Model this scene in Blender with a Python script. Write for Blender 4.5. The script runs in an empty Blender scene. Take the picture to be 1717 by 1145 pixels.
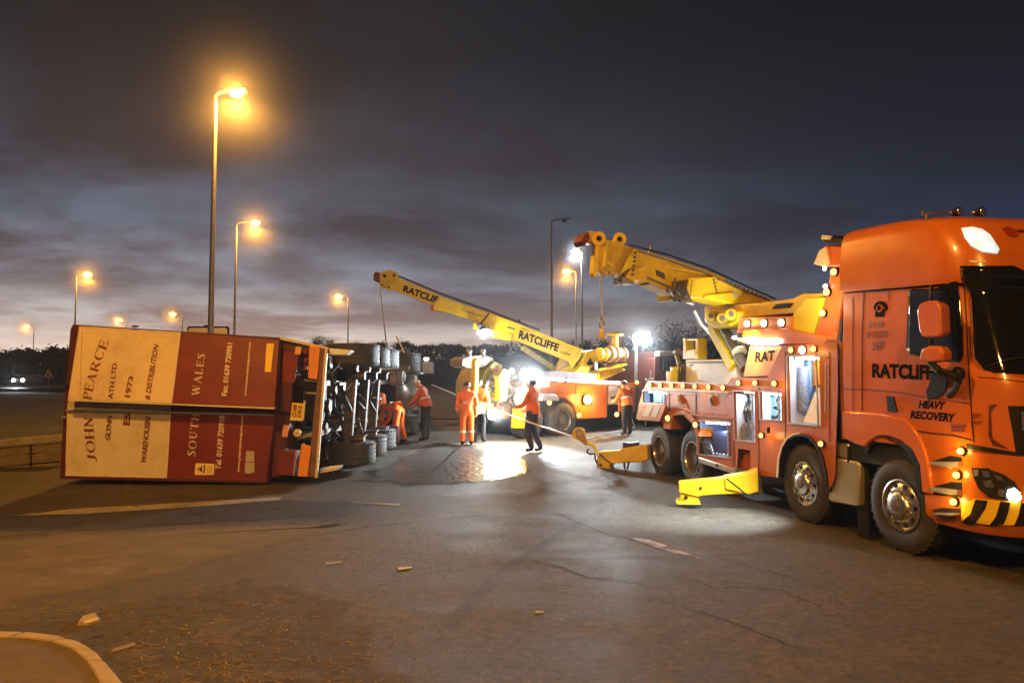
import bpy, bmesh, math, random
from mathutils import Vector as V, Matrix
from mathutils.bvhtree import BVHTree
random.seed(7)
R = math.radians
sc = bpy.context.scene
col = sc.collection

# ------------------------------------------------------------------ camera
F, CX, CY, HC = 1250.0, 858.5, 572.5, 1.95
PITCH = math.atan((638 - CY) / F)
cam_d = bpy.data.cameras.new('camera')
cam = bpy.data.objects.new('camera', cam_d)
col.objects.link(cam)
cam.location = (0, 0, HC)
cam.rotation_euler = (math.pi / 2 + PITCH, 0, 0)
cam_d.sensor_width = 36
cam_d.lens = F / 1717 * 36
cam_d.clip_start, cam_d.clip_end = 0.1, 2000
sc.camera = cam

# ------------------------------------------------------------------ sky (dusk, the last glow low on the left)
world = bpy.data.worlds.new('World')
sc.world = world
world.use_nodes = True
wt = world.node_tree
wt.nodes.clear()
def WN(t, **k):
    n = wt.nodes.new(t)
    for a, b in k.items():
        setattr(n, a, b)
    return n
def wl(a, b): wt.links.new(a, b)
def wmath(op, a, b=None, c=None, clamp=False):
    n = WN('ShaderNodeMath', operation=op, use_clamp=clamp)
    for i, x in enumerate((a, b, c)):
        if x is None: continue
        if isinstance(x, (int, float)): n.inputs[i].default_value = x
        else: wl(x, n.inputs[i])
    return n.outputs[0]
def wramp(fac, stops):
    n = WN('ShaderNodeValToRGB')
    el = n.color_ramp.elements
    while len(el) < len(stops): el.new(0.5)
    for e, (p, c) in zip(el, stops):
        e.position = p
        e.color = (*c, 1) if len(c) == 3 else c
    wl(fac, n.inputs[0])
    return n.outputs[0]
def wmix(f, a, b):
    n = WN('ShaderNodeMix', data_type='RGBA')
    if isinstance(f, (int, float)): n.inputs[0].default_value = f
    else: wl(f, n.inputs[0])
    for i, x in ((6, a), (7, b)):
        if isinstance(x, tuple): n.inputs[i].default_value = (*x, 1)
        else: wl(x, n.inputs[i])
    return n.outputs[2]
tc = WN('ShaderNodeTexCoord')
sep = WN('ShaderNodeSeparateXYZ'); wl(tc.outputs['Generated'], sep.inputs[0])
sx, sy, sz = sep.outputs
hl = wmath('SQRT', wmath('ADD', wmath('MULTIPLY', sx, sx), wmath('ADD', wmath('MULTIPLY', sy, sy), 1e-6)))
GA = R(-26)                                   # azimuth of the afterglow, left of straight ahead
dot = wmath('DIVIDE', wmath('ADD', wmath('MULTIPLY', sx, math.sin(GA)), wmath('MULTIPLY', sy, math.cos(GA))), hl)
glow = wmath('POWER', wmath('MULTIPLY', wmath('ADD', dot, -0.42, clamp=True), 1.0 / 0.58, clamp=True), 2.3)
zz = wmath('MAXIMUM', sz, 0.0)
near = wramp(zz, [(0.0, (1.35, .95, .70)), (.035, (1.1, .86, .70)), (.075, (.68, .60, .57)), (.12, (.37, .385, .44)),
                  (.19, (.16, .20, .275)), (.28, (.066, .070, .092)), (.40, (.026, .026, .034)), (.55, (.011, .011, .015)), (1.0, (.007, .007, .009))])
far = wramp(zz, [(0.0, (.10, .105, .13)), (.08, (.062, .075, .115)), (.18, (.026, .034, .068)), (.30, (.011, .013, .026)),
                 (.48, (.006, .006, .010)), (1.0, (.005, .005, .007))])
base = wmix(glow, far, near)
zc = wmath('ADD', zz, 0.10)
comb = WN('ShaderNodeCombineXYZ')
wl(wmath('DIVIDE', sx, zc), comb.inputs[0]); wl(wmath('DIVIDE', sy, zc), comb.inputs[1]); comb.inputs[2].default_value = 3.1
def wnoise(scale, detail, rough, distort=0.0):
    n = WN('ShaderNodeTexNoise')
    wl(comb.outputs[0], n.inputs['Vector'])
    n.inputs['Scale'].default_value = scale; n.inputs['Detail'].default_value = detail
    n.inputs['Roughness'].default_value = rough; n.inputs['Distortion'].default_value = distort
    return n.outputs[0]
c1 = wramp(wnoise(.62, 7, .60, .3), [(.43, (0, 0, 0)), (.58, (1, 1, 1))])
c2 = wramp(wnoise(1.5, 7, .62, .2), [(.40, (0, 0, 0)), (.70, (1, 1, 1))])
cloudcol = wramp(zz, [(0.0, (.60, .36, .26)), (.06, (.36, .225, .19)), (.12, (.125, .080, .083)), (.2, (.052, .037, .041)), (.4, (.017, .015, .017)), (1, (.007, .007, .008))])
cloudfar = wramp(zz, [(0.0, (.06, .058, .075)), (.2, (.021, .022, .034)), (.45, (.007, .007, .009)), (1, (.005, .005, .006))])
cc = wmix(glow, cloudfar, cloudcol)
lay1 = wmix(wmath('MULTIPLY', c1, .85), base, cc)
lay2 = wmix(wmath('MULTIPLY', c2, .45), lay1, cc)
bg = WN('ShaderNodeBackground'); wl(lay2, bg.inputs[0]); bg.inputs[1].default_value = 1.0
wo = WN('ShaderNodeOutputWorld'); wl(bg.outputs[0], wo.inputs[0])

vs = sc.view_settings
vs.view_transform = 'Standard'; vs.look = 'None'; vs.exposure = 0; vs.gamma = 1; vs.use_curve_mapping = False
sc.cycles.use_denoising = True
sc.cycles.max_bounces = 6
sc.cycles.diffuse_bounces = 2
sc.cycles.glossy_bounces = 3
sc.cycles.transmission_bounces = 4
sc.cycles.volume_bounces = 0
sc.cycles.sample_clamp_indirect = 12.0
sc.cycles.volume_step_rate = 2.0
sc.cycles.caustics_reflective = False
sc.cycles.caustics_refractive = False

# ------------------------------------------------------------------ photo pixel -> place in the world
cP, sP = math.cos(PITCH), math.sin(PITCH)
EYE = V((0, 0, HC))
def ray(u, v):
    a, b = (u - CX) / F, (CY - v) / F
    return V((a, cP - b * sP, sP + b * cP))
def atY(u, v, y):
    d = ray(u, v); return EYE + d * (y / d.y)
def atZ(u, v, z):
    d = ray(u, v); return EYE + d * ((z - HC) / d.z)
def gz(x, y):                                  # the road climbs gently away from the camera, then levels out
    t = min(max((y - 13) / 13, 0), 1)
    return 0.39 * t
def G(u, v, dz=0.0):                           # point of the road under a pixel
    d = ray(u, v); p = atZ(u, v, 0)
    for _ in range(25):
        p = atZ(u, v, gz(p.x, p.y) + dz)
    return p
class Plane:                                   # upright plane through two plan points; offset o grows away from the camera
    def __init__(s, x0, y0, x1, y1):
        s.p = V((x0, y0, 0)); s.d = V((x1 - x0, y1 - y0, 0)).normalized()
        n = V((s.d.y, -s.d.x, 0))
        if n.dot(s.p) < 0: n = -n
        s.n = n
    def __call__(s, u, v, o=0.0):
        d = ray(u, v)
        t = (s.p + s.n * o - EYE).dot(s.n) / d.dot(s.n)
        return EYE + d * t

# ------------------------------------------------------------------ materials
MATS = {}
def mat(name, c, rough=.5, metal=0.0, var=.12, scale=6.0, bump=0.0, bscale=60.0, spec=.5, emit=None, es=0.0, coat=0.0, dirt=0.0, dirtc=(.03, .025, .02), stretch=None, rvar=.08):
    m = bpy.data.materials.new(name); m.use_nodes = True
    t = m.node_tree; b = t.nodes['Principled BSDF']
    b.inputs['Roughness'].default_value = rough; b.inputs['Metallic'].default_value = metal
    b.inputs['Specular IOR Level'].default_value = spec
    if coat:
        b.inputs['Coat Weight'].default_value = coat; b.inputs['Coat Roughness'].default_value = .08
    if emit:
        b.inputs['Base Color'].default_value = (*c, 1)
        b.inputs['Emission Color'].default_value = (*emit, 1); b.inputs['Emission Strength'].default_value = es
        MATS[name] = m; return m
    co = t.nodes.new('ShaderNodeTexCoord'); src = co.outputs['Object']
    if stretch:
        mp = t.nodes.new('ShaderNodeMapping'); mp.inputs['Scale'].default_value = stretch
        t.links.new(src, mp.inputs[0]); src = mp.outputs[0]
    n = t.nodes.new('ShaderNodeTexNoise'); n.inputs['Scale'].default_value = scale; n.inputs['Detail'].default_value = 6; n.inputs['Roughness'].default_value = .65
    t.links.new(src, n.inputs['Vector'])
    r = t.nodes.new('ShaderNodeValToRGB')
    r.color_ramp.elements[0].position = .3; r.color_ramp.elements[1].position = .7
    lo = [max(0, x * (1 - var)) for x in c]; hi = [min(1, x * (1 + var)) for x in c]
    r.color_ramp.elements[0].color = (*lo, 1); r.color_ramp.elements[1].color = (*hi, 1)
    t.links.new(n.outputs[0], r.inputs[0]); outc = r.outputs[0]
    if dirt:
        n2 = t.nodes.new('ShaderNodeTexNoise'); n2.inputs['Scale'].default_value = scale * .37; n2.inputs['Detail'].default_value = 9; n2.inputs['Roughness'].default_value = .72
        t.links.new(src, n2.inputs['Vector'])
        mr = t.nodes.new('ShaderNodeMapRange'); mr.inputs[1].default_value = .48; mr.inputs[2].default_value = .75; mr.inputs[3].default_value = 0; mr.inputs[4].default_value = dirt
        t.links.new(n2.outputs[0], mr.inputs[0])
        mx = t.nodes.new('ShaderNodeMix'); mx.data_type = 'RGBA'
        t.links.new(mr.outputs[0], mx.inputs[0]); t.links.new(outc, mx.inputs[6]); mx.inputs[7].default_value = (*dirtc, 1)
        outc = mx.outputs[2]
    t.links.new(outc, b.inputs['Base Color'])
    if rvar:
        m3 = t.nodes.new('ShaderNodeMapRange'); m3.inputs[3].default_value = max(.02, rough - rvar); m3.inputs[4].default_value = min(1, rough + rvar)
        t.links.new(n.outputs[0], m3.inputs[0]); t.links.new(m3.outputs[0], b.inputs['Roughness'])
    if bump:
        nb = t.nodes.new('ShaderNodeTexNoise'); nb.inputs['Scale'].default_value = bscale; nb.inputs['Detail'].default_value = 4
        t.links.new(src, nb.inputs['Vector'])
        bp = t.nodes.new('ShaderNodeBump'); bp.inputs['Strength'].default_value = bump; bp.inputs['Distance'].default_value = .02
        t.links.new(nb.outputs[0], bp.inputs['Height']); t.links.new(bp.outputs[0], b.inputs['Normal'])
    MATS[name] = m
    return m
ORANGE = mat('orange_paint', (.50, .132, .006), .30, var=.10, scale=3, coat=.45, spec=.4, dirt=.35, dirtc=(.18, .06, .012))
ORANGE2 = mat('orange_paint_dusty', (.40, .112, .007), .38, var=.14, scale=5, spec=.35, dirt=.5, dirtc=(.15, .055, .018), bump=.05, bscale=20)
REDOR = mat('red_orange_paint', (.56, .105, .008), .35, var=.08, coat=.3, dirt=.3, dirtc=(.2, .03, .015))
YELLOW = mat('yellow_paint', (.72, .52, .012), .38, var=.10, scale=4, dirt=.6, dirtc=(.20, .12, .02), bump=.05, bscale=25)
YELLOWB = mat('bright_yellow_paint', (.74, .62, .015), .35, var=.05, dirt=.25, dirtc=(.3, .22, .02))
MAROON = mat('maroon_paint', (.17, .024, .014), .42, var=.16, scale=2.5, dirt=.6, dirtc=(.07, .022, .014), bump=.35, bscale=2.6)
MAROOND = mat('dark_maroon_frame', (.085, .014, .012), .5, var=.2, dirt=.6)
CREAM = mat('cream_panel', (.70, .58, .36), .5, var=.07, scale=2.2, dirt=.65, dirtc=(.34, .25, .13), bump=.25, bscale=2.4)
CREAMR = mat('pale_rim', (.64, .57, .43), .5, var=.08, dirt=.3)
BLACK = mat('black_plastic', (.007, .007, .007), .6, var=.25, dirt=.15, dirtc=(.03, .027, .022), spec=.25)
DARK = mat('dark_chassis', (.035, .033, .031), .5, var=.4, scale=9, dirt=.6, dirtc=(.09, .07, .05), bump=.2, bscale=30)
STEELD = mat('grimy_steel', (.10, .09, .08), .5, metal=.3, var=.3, scale=8, dirt=.6, dirtc=(.07, .055, .04), bump=.15, bscale=35)
STEEL = mat('steel', (.45, .45, .45), .3, metal=.9, var=.15, dirt=.35, dirtc=(.15, .13, .11))
CHROME = mat('chrome', (.62, .61, .6), .27, metal=1.0, var=.08, dirt=.25, dirtc=(.2, .18, .15))
ALU = mat('aluminium_tank', (.50, .48, .45), .36, metal=.7, var=.12, dirt=.4, dirtc=(.25, .2, .15))
GALV = mat('galvanised_steel', (.34, .34, .33), .45, metal=.6, var=.15, dirt=.3)
RUBBER = mat('tyre_rubber', (.020, .019, .018), .75, var=.3, scale=10, dirt=.6, dirtc=(.065, .055, .045), bump=.25, bscale=60)
RUBBERL = mat('dusty_tyre_rubber', (.036, .035, .033), .7, var=.3, scale=10, dirt=.7, dirtc=(.11, .10, .085), bump=.25, bscale=60)
GLASS = mat('dark_glass', (.006, .006, .007), .05, var=.1, spec=.6, rvar=0)
WHITE = mat('white_paint', (.74, .76, .72), .4, var=.05, dirt=.3, dirtc=(.45, .43, .36))
GREYW = mat('grey_tape', (.40, .38, .32), .5, var=.1)
BLUEG = mat('blue_grey_plastic', (.10, .17, .28), .45, var=.2)
LETTERB = mat('black_lettering', (.008, .005, .004), .8, var=.1, spec=.05)
LETTERM = mat('maroon_lettering', (.17, .03, .022), .5, var=.15)
LETTERW = mat('cream_lettering', (.66, .56, .46), .5, var=.08)
NUMYEL = mat('number_plate_yellow', (.78, .55, .02), .4, var=.05, dirt=.3, dirtc=(.4, .26, .03))
REFOR = mat('orange_reflective_board', (.72, .27, .02), .4, var=.1, scale=8, dirt=.3, dirtc=(.4, .12, .02))
RED = mat('red_plastic', (.45, .02, .015), .35, var=.1)
HIVIS = mat('orange_hi_vis_cloth', (.95, .20, .022), .8, var=.12, scale=9, bump=.5, bscale=14)
HIVISD = mat('dull_orange_hi_vis_cloth', (.50, .09, .025), .8, var=.15, scale=9, bump=.5, bscale=14)
NAVY = mat('navy_cloth', (.05, .065, .15), .8, var=.25, scale=9, bump=.5, bscale=14)
NAVYD = mat('dark_cloth', (.014, .014, .018), .8, var=.25, bump=.4, bscale=14)
REFLECT = mat('reflective_tape', (.72, .72, .70), .4, var=.08)
SKIN = mat('skin', (.48, .27, .19), .5, var=.1)
HAIR = mat('dark_hair', (.02, .014, .01), .6, var=.3, bump=.4, bscale=80)
BOOT = mat('black_boots', (.015, .014, .013), .5, var=.2)
TREE = mat('dark_twigs', (.022, .018, .013), .9, var=.4, scale=1)
TREE2 = mat('dark_evergreen', (.016, .018, .010), .9, var=.4, scale=1)
GRASS = mat('night_grass', (.045, .042, .014), .95, var=.5, scale=1.3, bump=.6, bscale=8)
KERB = mat('concrete_kerb', (.27, .215, .13), .8, var=.25, scale=9, dirt=.7, dirtc=(.12, .09, .05), bump=.5, bscale=40)
WOOD = mat('weathered_boards', (.16, .12, .07), .8, var=.4, scale=3, stretch=(.6, 6, 6), bump=.4, bscale=12)
CONC = mat('weathered_concrete', (.26, .215, .14), .8, var=.2, scale=4, dirt=.6, dirtc=(.1, .08, .05), bump=.3, bscale=30)
LOCKER = mat('locker_lining', (.56, .66, .82), .45, metal=.2, var=.08)
ROPE = mat('steel_rope', (.45, .44, .42), .4, metal=.6, var=.2, scale=60)
PLASTER = mat('debris_pale', (.40, .31, .19), .8, var=.3, scale=20)
SLATE = mat('debris_slate', (.09, .075, .05), .6, var=.3)
hm = bpy.data.materials.new('haze'); hm.use_nodes = True; hm.node_tree.nodes.clear()
_v = hm.node_tree.nodes.new('ShaderNodeVolumePrincipled'); _v.inputs['Density'].default_value = .0006; _v.inputs['Color'].default_value = (.85, .88, .92, 1); _v.inputs['Anisotropy'].default_value = .62
_o = hm.node_tree.nodes.new('ShaderNodeOutputMaterial'); hm.node_tree.links.new(_v.outputs[0], _o.inputs['Volume'])
MATS['haze'] = hm
def emis(name, c, s): return mat(name, c, emit=c, es=s)
E_SOD = emis('sodium_lamp_glow', (1.0, .48, .09), 9)
E_SODF = emis('far_sodium_lamp_glow', (1.0, .50, .12), 7)
E_WHITE = emis('white_lamp_glow', (.90, .97, 1.0), 60)
E_STRIP = emis('white_strip_glow', (.80, .92, 1.0), 70)
E_STRIPW = emis('cool_strip_glow', (.88, .95, 1.0), 9)
E_AMB = emis('amber_lamp_glow', (1.0, .50, .10), 4.2)
E_AMBS = emis('strong_amber_lamp_glow', (1.0, .46, .07), 60)
E_HEAD = emis('headlamp_glow', (.95, .97, 1.0), 40)
E_ROOF = emis('roof_lamp_glow', (.50, .72, .85), .75)
E_SIDEL = emis('side_lamp_glow', (1, .95, .85), 14)

# ------------------------------------------------------------------ mesh building
class MB:
    def __init__(s): s.v = []; s.f = []
    def vs(s, pts):
        i = len(s.v); s.v += [tuple(p) for p in pts]; return i
    def face(s, pts):
        i = s.vs(pts); s.f.append(tuple(range(i, i + len(pts)))); return s
    def slab(s, pts, vec):
        n = len(pts); vec = V(vec)
        i = s.vs(pts); s.vs([V(p) + vec for p in pts])
        s.f.append(tuple(range(i, i + n))); s.f.append(tuple(range(i + 2 * n - 1, i + n - 1, -1)))
        for k in range(n):
            a, b = i + k, i + (k + 1) % n
            s.f.append((b, a, a + n, b + n))
        return s
    def loft2(s, A, B):                        # prism between two equal polygons
        n = len(A); i = s.vs(A); s.vs(B)
        s.f.append(tuple(range(i, i + n))); s.f.append(tuple(range(i + 2 * n - 1, i + n - 1, -1)))
        for k in range(n):
            a, b = i + k, i + (k + 1) % n
            s.f.append((b, a, a + n, b + n))
        return s
    def obox(s, c, ax, ay, az):
        c, ax, ay, az = V(c), V(ax), V(ay), V(az)
        return s.slab([c - ax - ay - az, c + ax - ay - az, c + ax + ay - az, c - ax + ay - az], az * 2)
    def box(s, x0, x1, y0, y1, z0, z1):
        return s.slab([(x0, y0, z0), (x1, y0, z0), (x1, y1, z0), (x0, y1, z0)], (0, 0, z1 - z0))
    def bar(s, p, q, w, h, up=(0, 0, 1)):
        p, q = V(p), V(q); d = (q - p)
        dn = d.normalized(); up = V(up)
        sd = dn.cross(up)
        if sd.length < 1e-4: sd = dn.cross(V((1, 0, 0)))
        sd.normalize(); u2 = sd.cross(dn).normalized()
        return s.slab([p - sd * w / 2 - u2 * h / 2, p + sd * w / 2 - u2 * h / 2, p + sd * w / 2 + u2 * h / 2, p - sd * w / 2 + u2 * h / 2], d)
    @staticmethod
    def frame(d):
        d = V(d).normalized(); a = V((0, 0, 1)) if abs(d.z) < .9 else V((1, 0, 0))
        x = d.cross(a).normalized(); return d, x, d.cross(x)
    def lathe(s, c, axis, prof, n=24, closed=False):
        d, x, y = s.frame(axis); c = V(c)
        i = len(s.v)
        for (r, h) in prof:
            for k in range(n):
                a = 2 * math.pi * k / n
                s.v.append(tuple(c + d * h + (x * math.cos(a) + y * math.sin(a)) * max(r, 1e-4)))
        m = len(prof)
        for j in range(m if closed else m - 1):
            j2 = (j + 1) % m
            for k in range(n):
                k2 = (k + 1) % n
                s.f.append((i + j * n + k, i + j * n + k2, i + j2 * n + k2, i + j2 * n + k))
        if not closed:
            s.f.append(tuple(i + k for k in range(n - 1, -1, -1)))
            s.f.append(tuple(i + (m - 1) * n + k for k in range(n)))
        return s
    def cyl(s, p, q, r, r2=None, n=12):
        p, q = V(p), V(q)
        return s.lathe(p, q - p, [(r, 0), (r if r2 is None else r2, (q - p).length)], n)
    def ball(s, c, r, n=12, m=8, sc=(1, 1, 1)):
        c = V(c); i = len(s.v)
        for j in range(m + 1):
            t = math.pi * j / m
            for k in range(n):
                a = 2 * math.pi * k / n
                s.v.append((c.x + r * sc[0] * math.sin(t + 1e-4) * math.cos(a), c.y + r * sc[1] * math.sin(t + 1e-4) * math.sin(a), c.z + r * sc[2] * math.cos(t)))
        for j in range(m):
            for k in range(n):
                k2 = (k + 1) % n
                s.f.append((i + j * n + k, i + (j + 1) * n + k, i + (j + 1) * n + k2, i + j * n + k2))
        return s
    def tube(s, pts, r, n=8):
        pts = [V(p) for p in pts]; i = len(s.v); m = len(pts)
        x = None
        for j, p in enumerate(pts):
            d = (pts[min(j + 1, m - 1)] - pts[max(j - 1, 0)]).normalized()
            if x is None: _, x, _ = s.frame(d)
            x = (x - d * x.dot(d)).normalized(); y = d.cross(x)
            rr = r[j] if isinstance(r, (list, tuple)) else r
            for k in range(n):
                a = 2 * math.pi * k / n
                s.v.append(tuple(p + (x * math.cos(a) + y * math.sin(a)) * rr))
        for j in range(m - 1):
            for k in range(n):
                k2 = (k + 1) % n
                s.f.append((i + j * n + k, i + j * n + k2, i + (j + 1) * n + k2, i + (j + 1) * n + k))
        s.f.append(tuple(i + k for k in range(n - 1, -1, -1))); s.f.append(tuple(i + (m - 1) * n + k for k in range(n)))
        return s
    def holes(s, outer, holes, fn, o0, o1):    # sheet with openings, given in pixels, thick from offset o0 to o1
        bm = bmesh.new(); edges = []
        for loop in [outer] + holes:
            vv = [bm.verts.new((p[0], -p[1], 0)) for p in loop]
            for k in range(len(vv)): edges.append(bm.edges.new((vv[k], vv[(k + 1) % len(vv)])))
        bmesh.ops.triangle_fill(bm, edges=edges, use_beauty=True, use_dissolve=False)
        bm.verts.index_update()
        idx = {}
        pts = [(v.co.x, -v.co.y) for v in bm.verts]
        i = s.vs([fn(u, v, o0) for u, v in pts]); n = len(pts); s.vs([fn(u, v, o1) for u, v in pts])
        for f in bm.faces:
            t = [v.index for v in f.verts]
            s.f.append(tuple(i + k for k in t)); s.f.append(tuple(i + n + k for k in reversed(t)))
        for e in bm.edges:
            if len(e.link_faces) == 1:
                a, b = e.verts[0].index, e.verts[1].index
                s.f.append((i + a, i + b, i + n + b, i + n + a))
        bm.free(); return s

def origin(o):
    p = V((0, 0, 0))
    while o is not None:
        p += o.location; o = o.parent
    return p
def add(name, mb, m, parent=None, bevel=0.0, smooth=True, ang=38, label=None, kind=None, loc=None):
    me = bpy.data.meshes.new(name)
    off = origin(parent) if parent is not None else V((0, 0, 0))
    if loc is not None: off = V(loc)
    me.from_pydata([tuple(V(p) - off) for p in mb.v], [], mb.f)
    me.validate()
    bm = bmesh.new(); bm.from_mesh(me)
    bmesh.ops.remove_doubles(bm, verts=bm.verts, dist=1e-5)
    bmesh.ops.recalc_face_normals(bm, faces=bm.faces)
    bm.to_mesh(me); bm.free()
    if smooth:
        me.polygons.foreach_set('use_smooth', [True] * len(me.polygons))
        me.set_sharp_from_angle(angle=R(ang))
    me.materials.append(m)
    o = bpy.data.objects.new(name, me); col.objects.link(o)
    if parent is not None: o.parent = parent
    elif loc is not None: o.location = off
    if bevel:
        b = o.modifiers.new('bevel', 'BEVEL'); b.width = bevel; b.segments = 2; b.limit_method = 'ANGLE'; b.angle_limit = R(40)
    if label: o['label'] = label
    if kind: o['kind'] = kind
    return o
def thing(name, label, cat, loc, group=None):
    o = bpy.data.objects.new(name, None); col.objects.link(o)
    o.empty_display_size = .2
    o.location = loc; o['label'] = label; o['category'] = cat
    if group: o['group'] = group
    return o
def tag(o, label, cat, group=None):
    o['label'] = label; o['category'] = cat
    if group: o['group'] = group
    return o
def mapq(Q, s, t):                             # bilinear point of a quad BL, BR, TR, TL
    a, b, c, d = Q
    return (a * (1 - s) + b * s) * (1 - t) + (d * (1 - s) + c * s) * t
def text_mesh(string, bold=0.0, shear=0.0):
    cu = bpy.data.curves.new('t', 'FONT'); cu.body = string; cu.size = 1; cu.offset = bold; cu.shear = shear; cu.resolution_u = 3
    o = bpy.data.objects.new('t', cu); col.objects.link(o)
    me = bpy.data.meshes.new_from_object(o)
    vv = [tuple(v.co) for v in me.vertices]; ff = [tuple(p.vertices) for p in me.polygons]
    bpy.data.objects.remove(o); bpy.data.curves.remove(cu); bpy.data.meshes.remove(me)
    return vv, ff
SERIF = {  # each glyph: strokes (x0,y0,x1,y1,width); box is 1 high
    'J': (.5, [(.30, .12, .30, 1, .16), (.30, .14, .16, .02, .10), (.16, .02, .04, .10, .12), (.12, .98, .48, .98, .05)]),
    'O': (.95, 'O'), 'C': (.85, 'C'),
    'H': (.9, [(.2, 0, .2, 1, .16), (.7, 0, .7, 1, .16), (.2, .5, .7, .5, .06), (.06, .02, .34, .02, .05), (.06, .98, .34, .98, .05), (.56, .02, .84, .02, .05), (.56, .98, .84, .98, .05)]),
    'N': (.9, [(.18, 0, .18, 1, .07), (.72, 0, .72, 1, .07), (.16, 1, .74, 0, .17), (.04, .02, .32, .02, .05), (.04, .98, .24, .98, .05), (.58, .98, .86, .98, .05)]),
    'P': (.75, [(.2, 0, .2, 1, .16), (.06, .02, .36, .02, .05), (.06, .98, .45, .98, .05), (.45, .98, .62, .86, .10), (.62, .88, .62, .66, .14), (.62, .66, .42, .5, .09), (.42, .5, .2, .5, .05)]),
    'R': (.88, [(.2, 0, .2, 1, .16), (.06, .02, .36, .02, .05), (.06, .98, .45, .98, .05), (.45, .98, .62, .86, .10), (.62, .88, .62, .66, .14), (.62, .66, .42, .5, .09), (.42, .5, .2, .5, .05), (.38, .5, .74, 0, .15), (.66, .02, .86, .02, .05)]),
    'E': (.78, [(.2, 0, .2, 1, .16), (.06, .02, .66, .02, .06), (.06, .98, .64, .98, .06), (.2, .5, .52, .5, .06), (.67, 0, .67, .24, .05), (.64, .78, .64, 1, .05), (.53, .4, .53, .6, .05)]),
    'A': (.9, [(.12, 0, .46, 1, .06), (.44, 1, .78, 0, .17), (.22, .34, .66, .34, .05), (0, .02, .26, .02, .05), (.62, .02, .92, .02, .05)]),
    'L': (.75, [(.2, 0, .2, 1, .16), (.06, .02, .64, .02, .06), (.06, .98, .36, .98, .05), (.65, 0, .65, .26, .05)]),
    'S': (.7, [(.58, .92, .3, .98, .08), (.3, .98, .12, .78, .13), (.12, .78, .56, .34, .17), (.56, .34, .40, .03, .13), (.40, .03, .10, .08, .08), (.10, 0, .10, .24, .05), (.58, .78, .58, 1, .05)]),
    'U': (.9, [(.2, .28, .2, 1, .16), (.68, .28, .68, 1, .07), (.2, .3, .42, .03, .13), (.42, .03, .68, .3, .08), (.06, .98, .36, .98, .05), (.56, .98, .82, .98, .05)]),
    'T': (.85, [(.42, 0, .42, 1, .16), (.06, .98, .78, .98, .06), (.28, .02, .56, .02, .05), (.06, .76, .06, 1, .05), (.78, .76, .78, 1, .05)]),
    'W': (1.2, [(.12, 1, .36, 0, .16), (.36, 0, .58, .9, .06), (.56, 1, .80, 0, .16), (.80, 0, 1.04, 1, .06), (0, .98, .28, .98, .05), (.44, .98, .70, .98, .05), (.92, .98, 1.14, .98, .05)]),
}
def serif_mesh(string, gap=.08):
    vv, ff = [], []; x = 0
    for ch in string:
        if ch == ' ': x += .5; continue
        w, st = SERIF[ch]
        if isinstance(st, str):
            n = 24; a0, a1 = (0, 2 * math.pi) if st == 'O' else (R(42), R(318))
            i = len(vv)
            for k in range(n + 1):
                a = a0 + (a1 - a0) * k / n; cx = w / 2 - .02
                vv.append((x + cx + (w / 2 - .04) * math.cos(a), .5 + .51 * math.sin(a), 0))
                vv.append((x + cx + (w / 2 - .04 - .15) * math.cos(a), .5 + .46 * math.sin(a), 0))
            for k in range(n): ff.append((i + 2 * k, i + 2 * k + 1, i + 2 * k + 3, i + 2 * k + 2))
            if st == 'C':
                j = len(vv)
                vv += [(x + w - .16, .74, 0), (x + w - .10, .74, 0), (x + w - .10, 1, 0), (x + w - .16, 1, 0)]; ff.append((j, j + 1, j + 2, j + 3))
        else:
            for q, (x0, y0, x1, y1, t) in enumerate(st):
                d = V((x1 - x0, y1 - y0, 0)); nn = V((-d.y, d.x, 0)).normalized() * t / 2
                a, b = V((x + x0, y0, q * .004)), V((x + x1, y1, q * .004)); i = len(vv)
                vv += [tuple(a - nn), tuple(b - nn), tuple(b + nn), tuple(a + nn)]; ff.append((i, i + 1, i + 2, i + 3))
        x += w + gap
    return vv, ff
def put_text(tm, Q, m, parent, name='lettering', lift=.004, label=None, warp=None):
    vv, ff = tm
    x0, x1 = min(p[0] for p in vv), max(p[0] for p in vv); y0, y1 = min(p[1] for p in vv), max(p[1] for p in vv)
    Q = [V(q) for q in Q]
    n = (Q[1] - Q[0]).cross(Q[3] - Q[0]).normalized()
    if n.dot(EYE - Q[0]) < 0: n = -n
    mb = MB()
    out = []
    for p in vv:
        s, t = (p[0] - x0) / (x1 - x0), (p[1] - y0) / (y1 - y0)
        q = warp(s, t) if warp else mapq(Q, s, t)
        out.append(q + n * (lift + p[2] * .2))
    mb.v = [tuple(p) for p in out]; mb.f = ff
    me = bpy.data.meshes.new(name); off = origin(parent)
    me.from_pydata([tuple(p - off) for p in out], [], ff); me.materials.append(m)
    o = bpy.data.objects.new(name, me); col.objects.link(o); o.parent = parent
    if label: o['label'] = label
    return o
def light(name, kind, loc, power, color, parent=None, target=None, size=.3, spot=120, blend=.5, vol=.12):
    d = bpy.data.lights.new(name, kind); d.energy = power; d.color = color
    if kind == 'AREA':
        d.shape = 'DISK'; d.size = size
    else: d.shadow_soft_size = size
    if kind == 'SPOT':
        d.spot_size = R(spot); d.spot_blend = blend
    o = bpy.data.objects.new(name, d); col.objects.link(o)
    o.location = V(loc) - (origin(parent) if parent is not None else V((0, 0, 0)))
    if parent is not None: o.parent = parent
    if target is not None:
        o.rotation_euler = (V(target) - V(loc)).to_track_quat('-Z', 'Y').to_euler()
    return o
SODIUM = (1.0, .43, .065)
COOL = (.80, .92, 1.0)

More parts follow.
